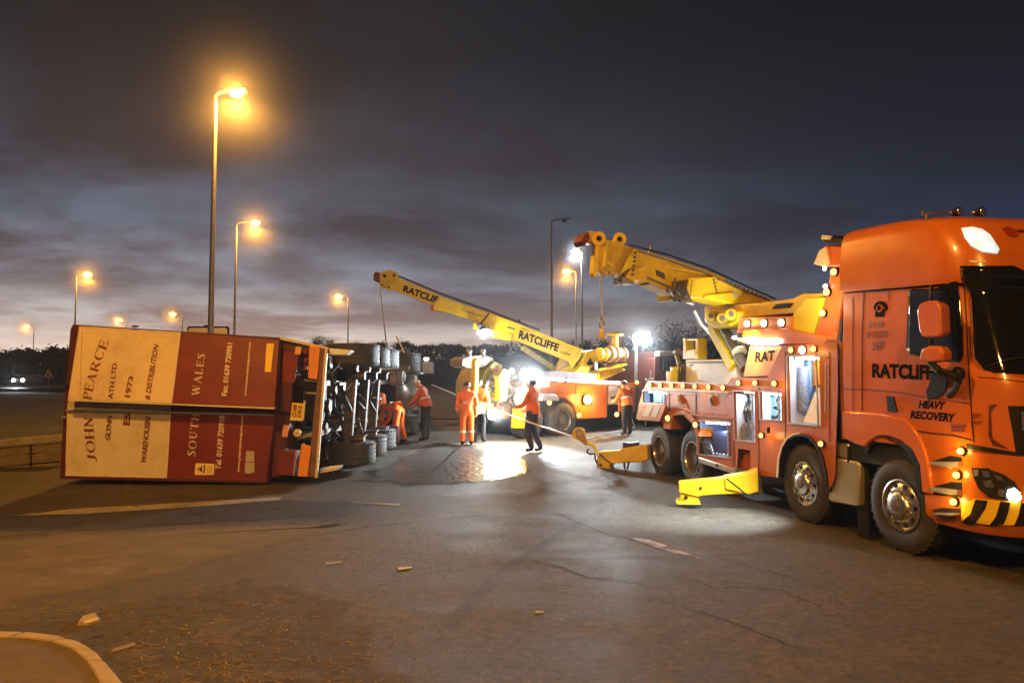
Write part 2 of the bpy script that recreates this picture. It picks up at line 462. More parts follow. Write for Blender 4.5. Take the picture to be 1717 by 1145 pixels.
def lamp_halo(p, Rr, k, g=.2):
    # scattering ball added to give a lamp its halo, fading to the rim
    m = bpy.data.materials.new('halo_volume'); m.use_nodes = True; t = m.node_tree; t.nodes.clear()
    co = t.nodes.new('ShaderNodeTexCoord'); ln = t.nodes.new('ShaderNodeVectorMath'); ln.operation = 'LENGTH'; t.links.new(co.outputs['Object'], ln.inputs[0])
    a = t.nodes.new('ShaderNodeMath'); a.operation = 'SUBTRACT'; a.use_clamp = True; a.inputs[0].default_value = 1.0; t.links.new(ln.outputs['Value'], a.inputs[1])
    b = t.nodes.new('ShaderNodeMath'); b.operation = 'POWER'; t.links.new(a.outputs[0], b.inputs[0]); b.inputs[1].default_value = 2.2
    c = t.nodes.new('ShaderNodeMath'); c.operation = 'MULTIPLY'; t.links.new(b.outputs[0], c.inputs[0]); c.inputs[1].default_value = k
    v = t.nodes.new('ShaderNodeVolumePrincipled'); v.inputs['Color'].default_value = (.95, .95, .95, 1); v.inputs['Anisotropy'].default_value = g; t.links.new(c.outputs[0], v.inputs['Density'])
    o_ = t.nodes.new('ShaderNodeOutputMaterial'); t.links.new(v.outputs[0], o_.inputs['Volume'])
    mb = MB(); mb.ball((0, 0, 0), 1.0, 20, 12)
    o = add('lamp_halo', mb, m, kind='stuff', smooth=False); o.location = p; o.scale = (Rr, Rr, Rr)
    return o

# ------------------------------------------------------------------ the ground
def ground_mat():
    m = bpy.data.materials.new('damp_asphalt'); m.use_nodes = True; t = m.node_tree; b = t.nodes['Principled BSDF']
    co = t.nodes.new('ShaderNodeTexCoord')
    def nz(scale, det=6, rg=.6, mp=None):
        n = t.nodes.new('ShaderNodeTexNoise'); n.inputs['Scale'].default_value = scale; n.inputs['Detail'].default_value = det; n.inputs['Roughness'].default_value = rg
        src = co.outputs['Object']
        if mp:
            q = t.nodes.new('ShaderNodeMapping'); q.inputs['Scale'].default_value = mp; t.links.new(src, q.inputs[0]); src = q.outputs[0]
        t.links.new(src, n.inputs['Vector']); return n.outputs[0]
    def rp(f, st):
        n = t.nodes.new('ShaderNodeValToRGB'); el = n.color_ramp.elements
        while len(el) < len(st): el.new(.5)
        for e, (p, c) in zip(el, st): e.position = p; e.color = (c, c, c, 1) if isinstance(c, float) else (*c, 1)
        t.links.new(f, n.inputs[0]); return n.outputs[0]
    def mx(f, a, bb, mode='MIX'):
        n = t.nodes.new('ShaderNodeMix'); n.data_type = 'RGBA'; n.blend_type = mode
        if isinstance(f, float): n.inputs[0].default_value = f
        else: t.links.new(f, n.inputs[0])
        for i, x in ((6, a), (7, bb)):
            if isinstance(x, tuple): n.inputs[i].default_value = (*x, 1)
            else: t.links.new(x, n.inputs[i])
        return n.outputs[2]
    big = nz(.22, 7, .62, (1, 1.6, 1)); mid = nz(1.3, 8, .68, (1, 1.5, 1)); fine = nz(55, 3, .6); grit = nz(14, 5, .7)
    c = rp(mid, [(.28, (.075, .062, .042)), (.5, (.125, .103, .070)), (.72, (.185, .152, .102))])
    c = mx(rp(big, [(.38, 0.0), (.60, .75)]), c, (.055, .046, .034))
    c = mx(.55, c, rp(fine, [(.3, (.25, .25, .25)), (.7, (1.0, 1.0, 1.0))]), 'MULTIPLY')
    c = mx(.75, c, rp(grit, [(.36, (.30, .29, .27)), (.64, (1.15, 1.12, 1.05))]), 'MULTIPLY')
    c = mx(.6, c, rp(nz(4.5, 6, .75), [(.35, (.45, .43, .40)), (.62, (1.2, 1.15, 1.05))]), 'MULTIPLY')
    t.links.new(c, b.inputs['Base Color'])
    r = rp(big, [(.34, .90), (.66, .48)])
    r2 = rp(mid, [(.3, .55), (.7, 1.0)])
    t.links.new(mx(.5, r, r2), b.inputs['Roughness'])
    bp = t.nodes.new('ShaderNodeBump'); bp.inputs['Strength'].default_value = .9; bp.inputs['Distance'].default_value = .02; b.inputs['Specular IOR Level'].default_value = .32
    ad = t.nodes.new('ShaderNodeMath'); ad.operation = 'ADD'; t.links.new(fine, ad.inputs[0]); t.links.new(grit, ad.inputs[1])
    t.links.new(ad.outputs[0], bp.inputs['Height']); t.links.new(bp.outputs[0], b.inputs['Normal'])
    return m
ASPH = ground_mat()
def sheet(name, xs, ys, fz, m, kind='structure'):
    mb = MB(); nx = len(xs)
    mb.v = [(x, y, fz(x, y)) for y in ys for x in xs]
    for j in range(len(ys) - 1):
        for i in range(nx - 1):
            a = j * nx + i; mb.f.append((a, a + 1, a + 1 + nx, a + nx))
    return add(name, mb, m, kind=kind)
YS = [-30, -15, -5, 0, 4, 8, 11, 12, 13, 13.5, 14.5, 16, 18, 20, 22, 24, 25, 25.7, 26, 28, 32, 40, 60, 90, 130, 180, 240]
XS = [-180, -120, -80, -50, -30, -20, -14, -10, -7, -4, -2, 0, 2, 4, 7, 10, 14, 20, 30, 50, 80, 120, 180]
sheet('road', XS, YS, gz, ASPH)
def blob(pts, sub=6, amp=.06, dz=.004, drop=0.0):           # irregular flat patch following the road, outline in pixels
    out = []
    P = [G(*p) for p in pts]
    for k in range(len(P)):
        a, b = P[k], P[(k + 1) % len(P)]; n = V((b.y - a.y, a.x - b.x, 0)).normalized(); L = (b - a).length
        for q in range(sub):
            t = q / sub; p = a.lerp(b, t) + n * (random.gauss(0, 1) * amp * min(L, 2) * (0.4 if q == 0 else 1))
            out.append(V((p.x, p.y, gz(p.x, p.y) + dz)))
    return out
def dust_mat(name, c, rough, holes=.45, var=.3, scale=3.0, sx=(1, 1.4, 1), fade=.12, top=1.0):
    """loose dust or gravel thinly spread: gaps between grains show the asphalt beneath"""
    m = mat(name, c, rough, var=var, scale=scale, bump=.6, bscale=70, dirt=.5, dirtc=tuple(x * .45 for x in c))
    t = m.node_tree; b = t.nodes['Principled BSDF']
    co = t.nodes.new('ShaderNodeTexCoord'); q = t.nodes.new('ShaderNodeMapping'); q.inputs['Scale'].default_value = sx; t.links.new(co.outputs['Object'], q.inputs[0])
    n = t.nodes.new('ShaderNodeTexNoise'); n.inputs['Scale'].default_value = 1.6; n.inputs['Detail'].default_value = 10; n.inputs['Roughness'].default_value = .72
    t.links.new(q.outputs[0], n.inputs['Vector'])
    mr = t.nodes.new('ShaderNodeMapRange'); mr.inputs[1].default_value = holes - fade; mr.inputs[2].default_value = holes + fade
    at = t.nodes.new('ShaderNodeAttribute'); at.attribute_name = 'edge'
    ad = t.nodes.new('ShaderNodeMath'); ad.operation = 'MULTIPLY_ADD'; ad.inputs[1].default_value = 1.0; t.links.new(at.outputs['Fac'], ad.inputs[0])
    n3 = t.nodes.new('ShaderNodeMath'); n3.operation = 'SUBTRACT'; t.links.new(n.outputs[0], n3.inputs[0]); n3.inputs[1].default_value = 1.0; t.links.new(n3.outputs[0], ad.inputs[2])
    mr.inputs[4].default_value = top
    t.links.new(ad.outputs[0], mr.inputs[0]); t.links.new(mr.outputs[0], b.inputs['Alpha'])
    return m
SAND = dust_mat('pale_road_dust', (.165, .13, .075), .85, holes=.42, fade=.30, top=.75)
DARKT = dust_mat('dark_tar_band', (.028, .027, .025), .6, holes=.30, fade=.15)
MUD = dust_mat('dark_mud', (.060, .044, .022), .85, holes=.40, fade=.2, var=.7, scale=14, top=.9)
MARK = dust_mat('worn_white_line', (.25, .22, .165), .7, holes=.36, fade=.12)
def patch(name, pts, m, soft=.5, **k):
    P = blob(pts, **k); n = len(P); me = bpy.data.meshes.new(name)
    ar = sum(P[i].x * P[(i + 1) % n].y - P[(i + 1) % n].x * P[i].y for i in range(n)); sg = 1 if ar > 0 else -1
    c = sum(P, V((0, 0, 0))) / n; I = []
    for i in range(n):
        d = P[(i + 3) % n] - P[i - 3]; nn = V((-d.y, d.x, 0)).normalized() * sg
        q = P[i] + nn * soft; I.append(V((q.x, q.y, gz(q.x, q.y) + k.get('dz', .004))))
    me.from_pydata([tuple(p) for p in P + I], [], [(i, (i + 1) % n, n + (i + 1) % n, n + i) for i in range(n)] + [tuple(range(n, 2 * n))])
    a = me.attributes.new('edge', 'FLOAT', 'POINT'); a.data.foreach_set('value', [0.0] * n + [1.0] * n)
    me.materials.append(m); o = bpy.data.objects.new(name, me); col.objects.link(o); o['kind'] = 'structure'
    return o
patch('dark_asphalt_band', [(-140, 870), (0, 862), (240, 850), (475, 836), (640, 842), (600, 862), (480, 872), (250, 885), (0, 902), (-140, 910)], DARKT, dz=.004, amp=.03, soft=.18)
patch('sand_patch', [(-160, 910), (60, 893), (300, 880), (520, 868), (640, 872), (560, 905), (470, 930), (400, 952), (280, 985), (140, 1010), (0, 1038), (-180, 1068)], SAND, dz=.006, amp=.05, soft=.55)
patch('mud_patch', [(-160, 1050), (140, 1010), (290, 985), (430, 955), (580, 985), (680, 1060), (740, 1190), (-160, 1190)], MUD, dz=.008, amp=.05, soft=.35)
0 and patch('sand_patch', [(640, 1000), (860, 1010), (1080, 1070), (1300, 1190), (700, 1190)], dust_mat('thin_road_dust', (.12, .095, .055), .85, holes=.48, fade=.25, top=.6), dz=.005, amp=.06, soft=.5)
patch('road_line', [(8, 866), (120, 853), (300, 843), (474, 833), (474, 839), (300, 853), (120, 864)], MARK, dz=.009, amp=.006, soft=.05)
patch('road_line', [(560, 841), (672, 844), (672, 849), (600, 845)], MARK, dz=.009, amp=.006, soft=.04)
patch('road_line', [(545, 943), (574, 941), (575, 944), (545, 948)], MARK, dz=.009, amp=.01, soft=.01)
CRACK = mat('dark_crack', (.012, .011, .010), .9, var=.3)  # near-black fill for the road cracks
def crack(pts, w):
    P = [G(*p) for p in pts]; L, Rr = [], []
    Q = []
    for a, b in zip(P, P[1:]):
        n = max(2, int((b - a).length / .12))
        for k in range(n): Q.append(a.lerp(b, k / n) + V((random.gauss(0, .018), random.gauss(0, .03), 0)))
    Q.append(P[-1]); mb = MB()
    for k, p in enumerate(Q):
        d = (Q[min(k + 1, len(Q) - 1)] - Q[max(0, k - 1)]).normalized(); n = V((d.y, -d.x, 0))
        ww = w * .5 * random.uniform(.25, 1) * min(1, 4 * min(k, len(Q) - 1 - k) / len(Q) + .1)
        mb.v += [(p.x - n.x * ww, p.y - n.y * ww, gz(p.x, p.y) + .0045), (p.x + n.x * ww, p.y + n.y * ww, gz(p.x, p.y) + .0045)]
    for k in range(len(Q) - 1): mb.f.append((2 * k, 2 * k + 1, 2 * k + 3, 2 * k + 2))
    return add('road_crack', mb, CRACK, kind='structure', smooth=False)
crack([(770, 851), (810, 865), (880, 882), (960, 880)], .03)
crack([(885, 842), (950, 868), (1010, 893), (1060, 905), (1130, 925), (1195, 942)], .035)
crack([(865, 926), (930, 950), (985, 966), (1060, 975), (1110, 990)], .035)
crack([(1110, 962), (1170, 975), (1210, 985), (1260, 985), (1310, 990), (1400, 1028)], .03)
crack([(1190, 930), (1260, 950), (1340, 972), (1400, 985)], .025)
crack([(1090, 1000), (1200, 1035), (1270, 1060), (1320, 1080), (1390, 1100)], .03)
crack([(1090, 848), (1180, 866), (1260, 885)], .02)
# faint tyre marks of rubber laid across the tarmac
TYRE = dust_mat('rubber_mark', (.030, .026, .022), .7, holes=.50, fade=.22, top=.34)
def tyre_mark(pts, w):
    P = [G(*p) for p in pts]; Lf, Rt = [], []
    for k_ in range(len(P)):
        d = P[min(k_ + 1, len(P) - 1)] - P[max(0, k_ - 1)]; n = V((d.y, -d.x, 0)).normalized() * w
        Lf.append(P[k_] + n); Rt.append(P[k_] - n)
    me = bpy.data.meshes.new('tyre_mark'); vv, ff, ed = [], [], []
    for k_ in range(len(P)):
        for q, e in ((0, 0), (.3, 1), (.7, 1), (1, 0)):
            p = Lf[k_].lerp(Rt[k_], q); vv.append((p.x, p.y, gz(p.x, p.y) + .003)); ed.append(e * (0 if k_ in (0, len(P) - 1) else 1))
    for k_ in range(len(P) - 1):
        for q in range(3): a = k_ * 4 + q; ff.append((a, a + 1, a + 5, a + 4))
    me.from_pydata(vv, [], ff); a = me.attributes.new('edge', 'FLOAT', 'POINT'); a.data.foreach_set('value', [float(x) for x in ed]); me.materials.append(TYRE)
    o = bpy.data.objects.new('tyre_mark', me); col.objects.link(o); o['kind'] = 'structure'
tyre_mark([(700, 1145), (760, 1040), (840, 960), (930, 900), (1010, 855), (1060, 825)], .16)
tyre_mark([(300, 950), (480, 905), (640, 880), (800, 865), (960, 858)], .14)
tyre_mark([(560, 1000), (720, 960), (900, 938), (1100, 935), (1350, 960)], .15)
# puddles
def water_mat():
    m = bpy.data.materials.new('puddle_water'); m.use_nodes = True; t = m.node_tree; b = t.nodes['Principled BSDF']
    at = t.nodes.new('ShaderNodeAttribute'); at.attribute_name = 'edge'
    nw = t.nodes.new('ShaderNodeTexNoise'); nw.inputs['Scale'].default_value = 2.2; nw.inputs['Detail'].default_value = 7
    aw = t.nodes.new('ShaderNodeMath'); aw.operation = 'ADD'; t.links.new(at.outputs['Fac'], aw.inputs[0]); t.links.new(nw.outputs[0], aw.inputs[1])
    mw = t.nodes.new('ShaderNodeMapRange'); mw.inputs[1].default_value = .80; mw.inputs[2].default_value = 1.15; t.links.new(aw.outputs[0], mw.inputs[0]); t.links.new(mw.outputs[0], b.inputs['Alpha'])
    b.inputs['Base Color'].default_value = (.05, .052, .05, 1); b.inputs['Roughness'].default_value = .30; b.inputs['IOR'].default_value = 1.5
    co = t.nodes.new('ShaderNodeTexCoord')
    n = t.nodes.new('ShaderNodeTexNoise'); n.inputs['Scale'].default_value = 6; n.inputs['Detail'].default_value = 3
    v = t.nodes.new('ShaderNodeTexVoronoi'); v.feature = 'SMOOTH_F1'; v.inputs['Scale'].default_value = 9
    for k in (n, v): t.links.new(co.outputs['Object'], k.inputs['Vector'])
    ad = t.nodes.new('ShaderNodeMath'); ad.operation = 'ADD'; t.links.new(n.outputs[0], ad.inputs[0]); t.links.new(v.outputs['Distance'], ad.inputs[1])
    bp = t.nodes.new('ShaderNodeBump'); bp.inputs['Strength'].default_value = .6; bp.inputs['Distance'].default_value = .03
    t.links.new(ad.outputs[0], bp.inputs['Height']); t.links.new(bp.outputs[0], b.inputs['Normal'])
    return m
WATER = water_mat()
def puddle(pts, soft=.9, **k):
    return patch('puddle', pts, WATER, soft=soft, **k)
puddle([(560, 808), (640, 775), (690, 752), (740, 742), (800, 744), (860, 760), (905, 770), (915, 790), (860, 804), (760, 818), (660, 820)], dz=.006, amp=.05)
0 and puddle([(905, 775), (960, 742), (1040, 730), (1075, 735), (1040, 750), (985, 768), (945, 782)], dz=.006, amp=.05)
patch('wet_streak', [(1045, 898), (1090, 905), (1140, 922), (1193, 942), (1120, 926), (1070, 908)], dust_mat('pale_wet_streak', (.3, .3, .3), .35, holes=.5, fade=.12), dz=.006, amp=.012, soft=.015)
# verge beyond the road, hill and far field
def gz_verge(x, y): return gz(x, y) + .05 + .10 * math.sin(x * .9) * math.sin(y * .7) * .3
vx = [-170, -120, -80, -50, -35, -25, -18, -14, -12, -11, -10]
sheet('grass_verge', vx, [16.5, 17, 18, 20, 23, 27, 34, 45, 60, 90, 130, 180, 235], lambda x, y: gz(x, y) + .04 + .05 * math.sin(x * .8 + y), GRASS)
sheet('grass_verge', [-9.99, -8, -6, -4, -2, 0, 2, 4, 8, 14, 22, 40, 70, 120, 170], [30, 31, 33, 36, 40, 50, 70, 100, 150, 200, 235], lambda x, y: gz(x, y) + .05 + .25 * math.sin(x * .6 + y * .3) * min(1, (y - 30) / 6) + .6 * min(1, (y - 30) / 10), GRASS)
def hill_z(x, y):
    t = max(0, min(1, (y - 95) / 70)); t = t * t * (3 - 2 * t)
    h = 6.3 + 1.2 * math.sin(x * .021 + 1) + .6 * math.sin(x * .067)
    if x < -45: h *= max(.35, 1 + (x + 45) / 40 * .6)
    return .3 + t * h
sheet('hill', [x for x in range(-175, 176, 10)], [90, 95, 105, 115, 125, 135, 145, 155, 165, 180, 200, 230], hill_z, GRASS)
sheet('far_road', [-130, -100, -70, -45], [98, 104, 110], lambda x, y: .9 + (y - 98) * .02 + hill_z(x, y) * .12, mat('far_road_painted_light', (.22, .21, .19), .6, var=.15))  # far road coloured pale so that it looks lit

# kerbed island in the near left corner
def arc_px(pts, n):
    P = [V((p[0], p[1], 0)) for p in pts]; L = [0]
    for a, b in zip(P, P[1:]): L.append(L[-1] + (b - a).length)
    out = []
    for k in range(n + 1):
        s = L[-1] * k / n
        for i in range(len(P) - 1):
            if s <= L[i + 1] + 1e-6:
                out.append(P[i].lerp(P[i + 1], (s - L[i]) / (L[i + 1] - L[i]))); break
    return [(p.x, p.y) for p in out]
KO = [(-330, 1062), (-150, 1059), (0, 1057), (50, 1058), (98, 1064), (138, 1076), (163, 1093), (185, 1118), (210, 1148), (250, 1205), (300, 1290)]
KI = [(-330, 1072), (-150, 1068), (0, 1066), (46, 1067), (88, 1073), (122, 1085), (143, 1102), (158, 1124), (172, 1148), (200, 1205), (240, 1290)]
ko, ki = arc_px(KO, 40), arc_px(KI, 40)
kerb = bpy.data.objects.new('kerb', None); col.objects.link(kerb); kerb['kind'] = 'structure'
for k in range(0, 40, 4):
    mb = MB(); e = .0
    top = []
    A = [atZ(*ko[j], .115) for j in range(k, k + 5)]; B = [atZ(*ki[j], .118) for j in range(k, k + 5)]
    sh = (A[-1] - A[0]).normalized() * .011
    A[0] += sh; B[0] += sh; A[-1] -= sh; B[-1] -= sh
    mb.slab(A + B[::-1], (0, 0, -.16))
    add('kerbstone', mb, KERB, kerb, bevel=.012)
mb = MB(); mb.face([atZ(*p, .105) for p in ki] + [V((-6, 3.2, .105))][:0] + [atZ(-330, 1290, .105)])
PAVE = mat('pavement_dirt', (.085, .058, .028), .85, var=.35, scale=5, dirt=.5, dirtc=(.05, .035, .015), bump=.5, bscale=60)
add('pavement', mb, PAVE, kind='structure', smooth=False)
# loose grit and stones, nobody could count it
mb = MB()
for k in range(4200):
    u = random.gauss(400, 170); v = random.uniform(975, 1150)
    if u < 215 + (1148 - v) * -.2 and v > 1040: continue
    p = G(u, v); r = random.uniform(.002, .006) * (2.0 if random.random() < .05 else 1)
    q = [V((r * random.uniform(.6, 1.4) * math.cos(a), r * random.uniform(.6, 1.4) * math.sin(a), 0)) for a in (0, 1.3, 2.6, 3.9, 5.1)]
    mb.loft2([p + x + V((0, 0, .003)) for x in q], [p + x * .55 + V((0, 0, r * 1.1)) for x in q])
add('grit', mb, mat('grit_stones', (.20, .15, .08), .8, var=.5, scale=30), kind='stuff', smooth=False)
mb = MB()
for k in range(150):
    u = random.gauss(420, 150); v = random.uniform(1000, 1150)
    if u < 215 + (1148 - v) * -.2 and v > 1040: continue
    p = G(u, v); r = random.uniform(.004, .009)
    q = [V((r * random.uniform(.6, 1.4) * math.cos(a), r * random.uniform(.6, 1.4) * math.sin(a), 0)) for a in (0, 1.3, 2.6, 3.9, 5.1)]
    mb.loft2([p + x + V((0, 0, .006)) for x in q], [p + x * .5 + V((0, 0, r * 1.2 + .006)) for x in q])
add('pale_grit', mb, PLASTER, kind='stuff', smooth=False)
mb = MB()
for k in range(420):
    u = random.uniform(-20, 640); v = random.uniform(1000, 1150)
    if u < 215 and v > 1045: continue
    p = G(u, v); a = random.uniform(0, 3.14); L = random.uniform(.02, .07); d = V((math.cos(a), math.sin(a) * .5, 0)) * L
    mb.bar(p + V((0, 0, .007)) - d, p + V((0, 0, random.uniform(.007, .02))) + d, .003, .003)
add('straw', mb, mat('straw_bits', (.24, .17, .07), .8, var=.3, scale=30), kind='stuff', smooth=False)
def litter(name, pts, h, m, label, cat='debris', lift=.006):
    mb = MB(); P = [G(*p) + V((0, 0, lift)) for p in pts]
    c = sum(P, V((0, 0, 0))) / len(P)
    mb.loft2(P, [c + (p - c) * random.uniform(.8, .95) + V((0, 0, h * random.uniform(.6, 1.3))) for p in P])
    return tag(add(name, mb, m, loc=c, bevel=.004), label, cat)
litter('slate', [(183, 1092), (225, 1079), (231, 1084), (186, 1098)], .012, SLATE, 'dark flat slab of debris lying against the curved kerb')
litter('stone', [(128, 1050), (138, 1040), (160, 1036), (170, 1044), (150, 1050)], .035, CONC, 'pale flat-topped rock in the mud behind the kerb', 'stone')
litter('splinter', [(138, 1072), (166, 1064), (165, 1069), (140, 1075)], .012, PLASTER, 'bright broken splinter on top of the kerb bend', lift=.125)
litter('paper_scrap', [(666, 953), (690, 951), (692, 954), (668, 957)], .008, mat('paper', (.36, .33, .27), .8), 'white scrap of paper on the bare road left of middle', 'litter')
litter('paper_scrap', [(897, 1026), (911, 1025), (912, 1028), (898, 1029)], .006, MATS['paper'], 'small white scrap nearest the camera on the open road', 'litter')

# ------------------------------------------------------------------ low roadside barrier on the left
BP = Plane(-10.2, 16.2, -18, 14.3)
bar_t = thing('barrier', 'low weathered barrier with a pale top rail and dark boards beside the fallen trailer', 'barrier', (-13, 15.4, .04))
def bq(name, v0, v1, m, u0, u1, o0=0, th=.12, sl=.09):
    mb = MB(); mb.slab([BP(u0, v1 - (u0 - 0) * sl, o0), BP(u1, v1 - u1 * sl, o0), BP(u1, v0 - u1 * sl, o0), BP(u0, v0 - u0 * sl, o0)], BP.n * th)
    return add(name, mb, m, bar_t, bevel=.01)
bq('top_rail', 738, 749, CONC, -170, 106, -.06, .25)
for (u0, u1) in ((-170, -62), (-59, 50), (53, 106)):
    bq('board', 751, 765, WOOD, u0, u1, random.uniform(-.01, .01)); bq('board', 767, 782, WOOD, u0, u1, random.uniform(-.01, .01)); bq('board', 784, 797, WOOD, u0, u1, random.uniform(-.01, .01))
for u in (-60, 51):
    bq('post', 750, 802, BLACK, u - 4, u + 4, .10, .12)
bq('base_beam', 798, 812, CONC, -170, 106, -.05, .25)

# ------------------------------------------------------------------ street lamps
LG = 'street lamps along the road'
def lamp(u, v, h, arm, label, on='sodium', power=4000, pole_u=None, r=.10, bowl=.30, spot=True, baseu=None, loc=None, head=.75, glow=1.0, mst=(3.0, .05)):
    """u,v: pixel of the lit head; h: height of the head above the road"""
    if loc is None:
        D = (h - 1.6) * F / (638 - v); p = atY(u, v, D)
    else: p = V(loc)
    g = gz(p.x, p.y) if p.y < 95 else hill_z(p.x, p.y)
    px = p.x - arm
    t = thing('street_lamp', label, 'street lamp', (px, p.y, g), LG)
    mb = MB(); mb.cyl((px, p.y, g), (px, p.y, p.z - .25), r, r * .6, 12); mb.cyl((px, p.y, g), (px, p.y, g + 1.3), r * 1.35, r * 1.35, 12)
    add('pole', mb, GALV, t)
    s = 1 if arm > 0 else -1
    mb = MB(); mb.tube([(px, p.y, p.z - .26), (px, p.y, p.z - .08), (px + s * .15, p.y, p.z + .05), (px + arm * .6, p.y, p.z + .12)], r * .5, 8); add('arm', mb, GALV, t)
    mb = MB()
    mb.loft2([(p.x - s * head / 2, p.y - .08, p.z + .06), (p.x + s * head / 2, p.y - .12, p.z + .05), (p.x + s * head / 2, p.y + .12, p.z + .05), (p.x - s * head / 2, p.y + .08, p.z + .06)],
             [(p.x - s * head / 2, p.y - .06, p.z + .15), (p.x + s * head * .4, p.y - .08, p.z + .22), (p.x + s * head * .4, p.y + .08, p.z + .22), (p.x - s * head / 2, p.y + .06, p.z + .15)])
    hd = add('lamp_head', mb, GALV, t, bevel=.02)
    mb = MB(); mb.ball((p.x, p.y, p.z + .02), bowl * .66, 14, 8, (1.15, .8, .75))
    m = {'sodium': E_SOD, 'far': E_SODF, 'white': E_WHITE, 'off': GLASS}[on]
    add('bowl', mb, m, t)
    if on != 'off' and power:
        c = COOL if on == 'white' else SODIUM
        if spot: light('lamp_light', 'SPOT', (p.x, p.y, p.z - .28), power, c, t, (p.x + s * .6, p.y, 0), .22, 168, .35, vol=.08)
        light('lamp_glow_light', 'POINT', (p.x + s * .1, p.y - .5, p.z - .12), power * glow * .4, c, t, None, .2)
        if glow == 1: lamp_halo((p.x, p.y, p.z), *mst)
    return t
lamp(397, 158, 12, .78, 'tall lit sodium street lamp rising behind the fallen trailer, brightest and highest', power=5200, r=.12, bowl=.36, mst=(3.9, .034))
lamp(428, 375, 12, 1.25, 'lit sodium street lamp second tallest, just right of the brightest one', power=3000, bowl=.42, mst=(3.6, .05))
lamp(147, 461, 12, 1.1, 'lit sodium street lamp above the left top corner of the cream trailer doors', power=1800, bowl=.55, mst=(3.2, .13))
lamp(568, 498, 12, -1.2, 'lit sodium street lamp with its arm to the left, right of the trailer wheels', power=1800, bowl=.62, mst=(3.2, .13))
lamp(950, 456, 12, -.9, 'lit sodium street lamp beside the white lamp, behind the crane booms', power=3200, bowl=.55, mst=(2.8, .08))
lamp(965, 423, 12, -.5, 'lit white street lamp close to the near crane boom tip', on='white', power=2600, bowl=.42, mst=(1.8, .08))
lamp(45, 548, 12, -1.4, 'far lit sodium street lamp standing over the dark trees, leftmost in view', on='far', power=900, bowl=.65, mst=(3.6, .25))
lamp(200, 537, 12, -1.3, 'far lit sodium lamp head peeping over the cream door edge of the trailer', on='far', power=900, bowl=.65, mst=(3.6, .25))
lamp(290, 527, 12, -1.5, 'far lit sodium lamp peeping over the trailer where cream meets maroon', on='far', power=900, bowl=.65, mst=(3.6, .25))
lamp(946, 371, 12, .85, 'unlit grey street lamp with arm to the right, behind the cranes', on='off', power=0, bowl=.2)
# the two lamps of this junction that stand outside the frame and light its near half
lamp(0, 0, 12, 1.2, 'lit sodium street lamp out of frame, beside the kerbed island', glow=.3, power=5400, loc=(-6.2, 4.6, 11.5), bowl=.34)
lamp(0, 0, 11, .9, 'lit sodium street lamp out of frame, behind the photographer', glow=.3, power=6000, loc=(1.2, -5.5, 10), bowl=.34)

# ------------------------------------------------------------------ signs and car far left
def sign_tri():
    p = atY(81, 627, 88); t = thing('warning_sign', 'white triangular warning sign on a thin post by the far road', 'road sign', (p.x, p.y, .9))
    s = .62
    tri = lambda k, y: [V((p.x - k, y, p.z - k * .62)), V((p.x + k, y, p.z - k * .62)), V((p.x, y, p.z + k * 1.1))]
    mb = MB(); mb.slab(tri(s, p.y), (0, .05, 0)); add('sign_border', mb, mat('sign_border', (.5, .3, .2), .5, var=.05), t)
    mb = MB(); mb.slab(tri(s * .78, p.y - .02), (0, .019, 0)); add('sign_face', mb, mat('sign_face', (.85, .7, .5), .5, var=.05), t)
    mb = MB()
    for dx in (-.12, .12): mb.bar((p.x + dx, p.y - .03, p.z - .25), (p.x + dx * .4, p.y - .03, p.z + .2), .09, .02, (0, 1, 0))
    add('sign_symbol', mb, LETTERB, t)
    mb = MB(); mb.cyl((p.x, p.y + .06, .6), (p.x, p.y + .06, p.z), .05, .05, 8); add('post', mb, GALV, t)
sign_tri()
def sign_big():
    y = 39.0; a = atY(314, 547, y); b = atY(384, 560, y)
    t = thing('road_sign', 'back of a large rounded road sign showing above the trailer by the tall lamp', 'road sign', ((a.x + b.x) / 2, y, .4))
    def rr(x0, x1, z0, z1, r):
        o = []
        for cx, cz, s in ((x1 - r, z1 - r, 0), (x0 + r, z1 - r, 90), (x0 + r, z0 + r, 180), (x1 - r, z0 + r, 270)):
            for k in range(5):
                q = R(s + k * 22.5); o.append(V((cx + r * math.cos(q), y, cz + r * math.sin(q))))
        return o
    mb = MB(); mb.slab(rr(a.x, b.x, a.z - 1.9, a.z, .12), (0, .04, 0)); add('sign_board', mb, BLACK, t)
    mb = MB(); mb.slab([p + V((0, -.03, 0)) for p in rr(a.x + .09, b.x - .09, a.z - 1.81, a.z - .09, .1)], (0, .029, 0)); add('sign_panel', mb, mat('sign_back', (.62, .62, .64), .5, var=.06), t)
    for x in (a.x + .35, b.x - .35):
        mb = MB(); mb.cyl((x, y + .08, .3), (x, y + .08, a.z - .1), .05, .05, 8); add('post', mb, GALV, t)
    # small floodlight bracket on top
    mb = MB(); mb.box((a.x + b.x) / 2 - .2, (a.x + b.x) / 2 + .2, y - .05, y + .1, a.z + .002, a.z + .06); add('bracket', mb, BLACK, t)
sign_big()
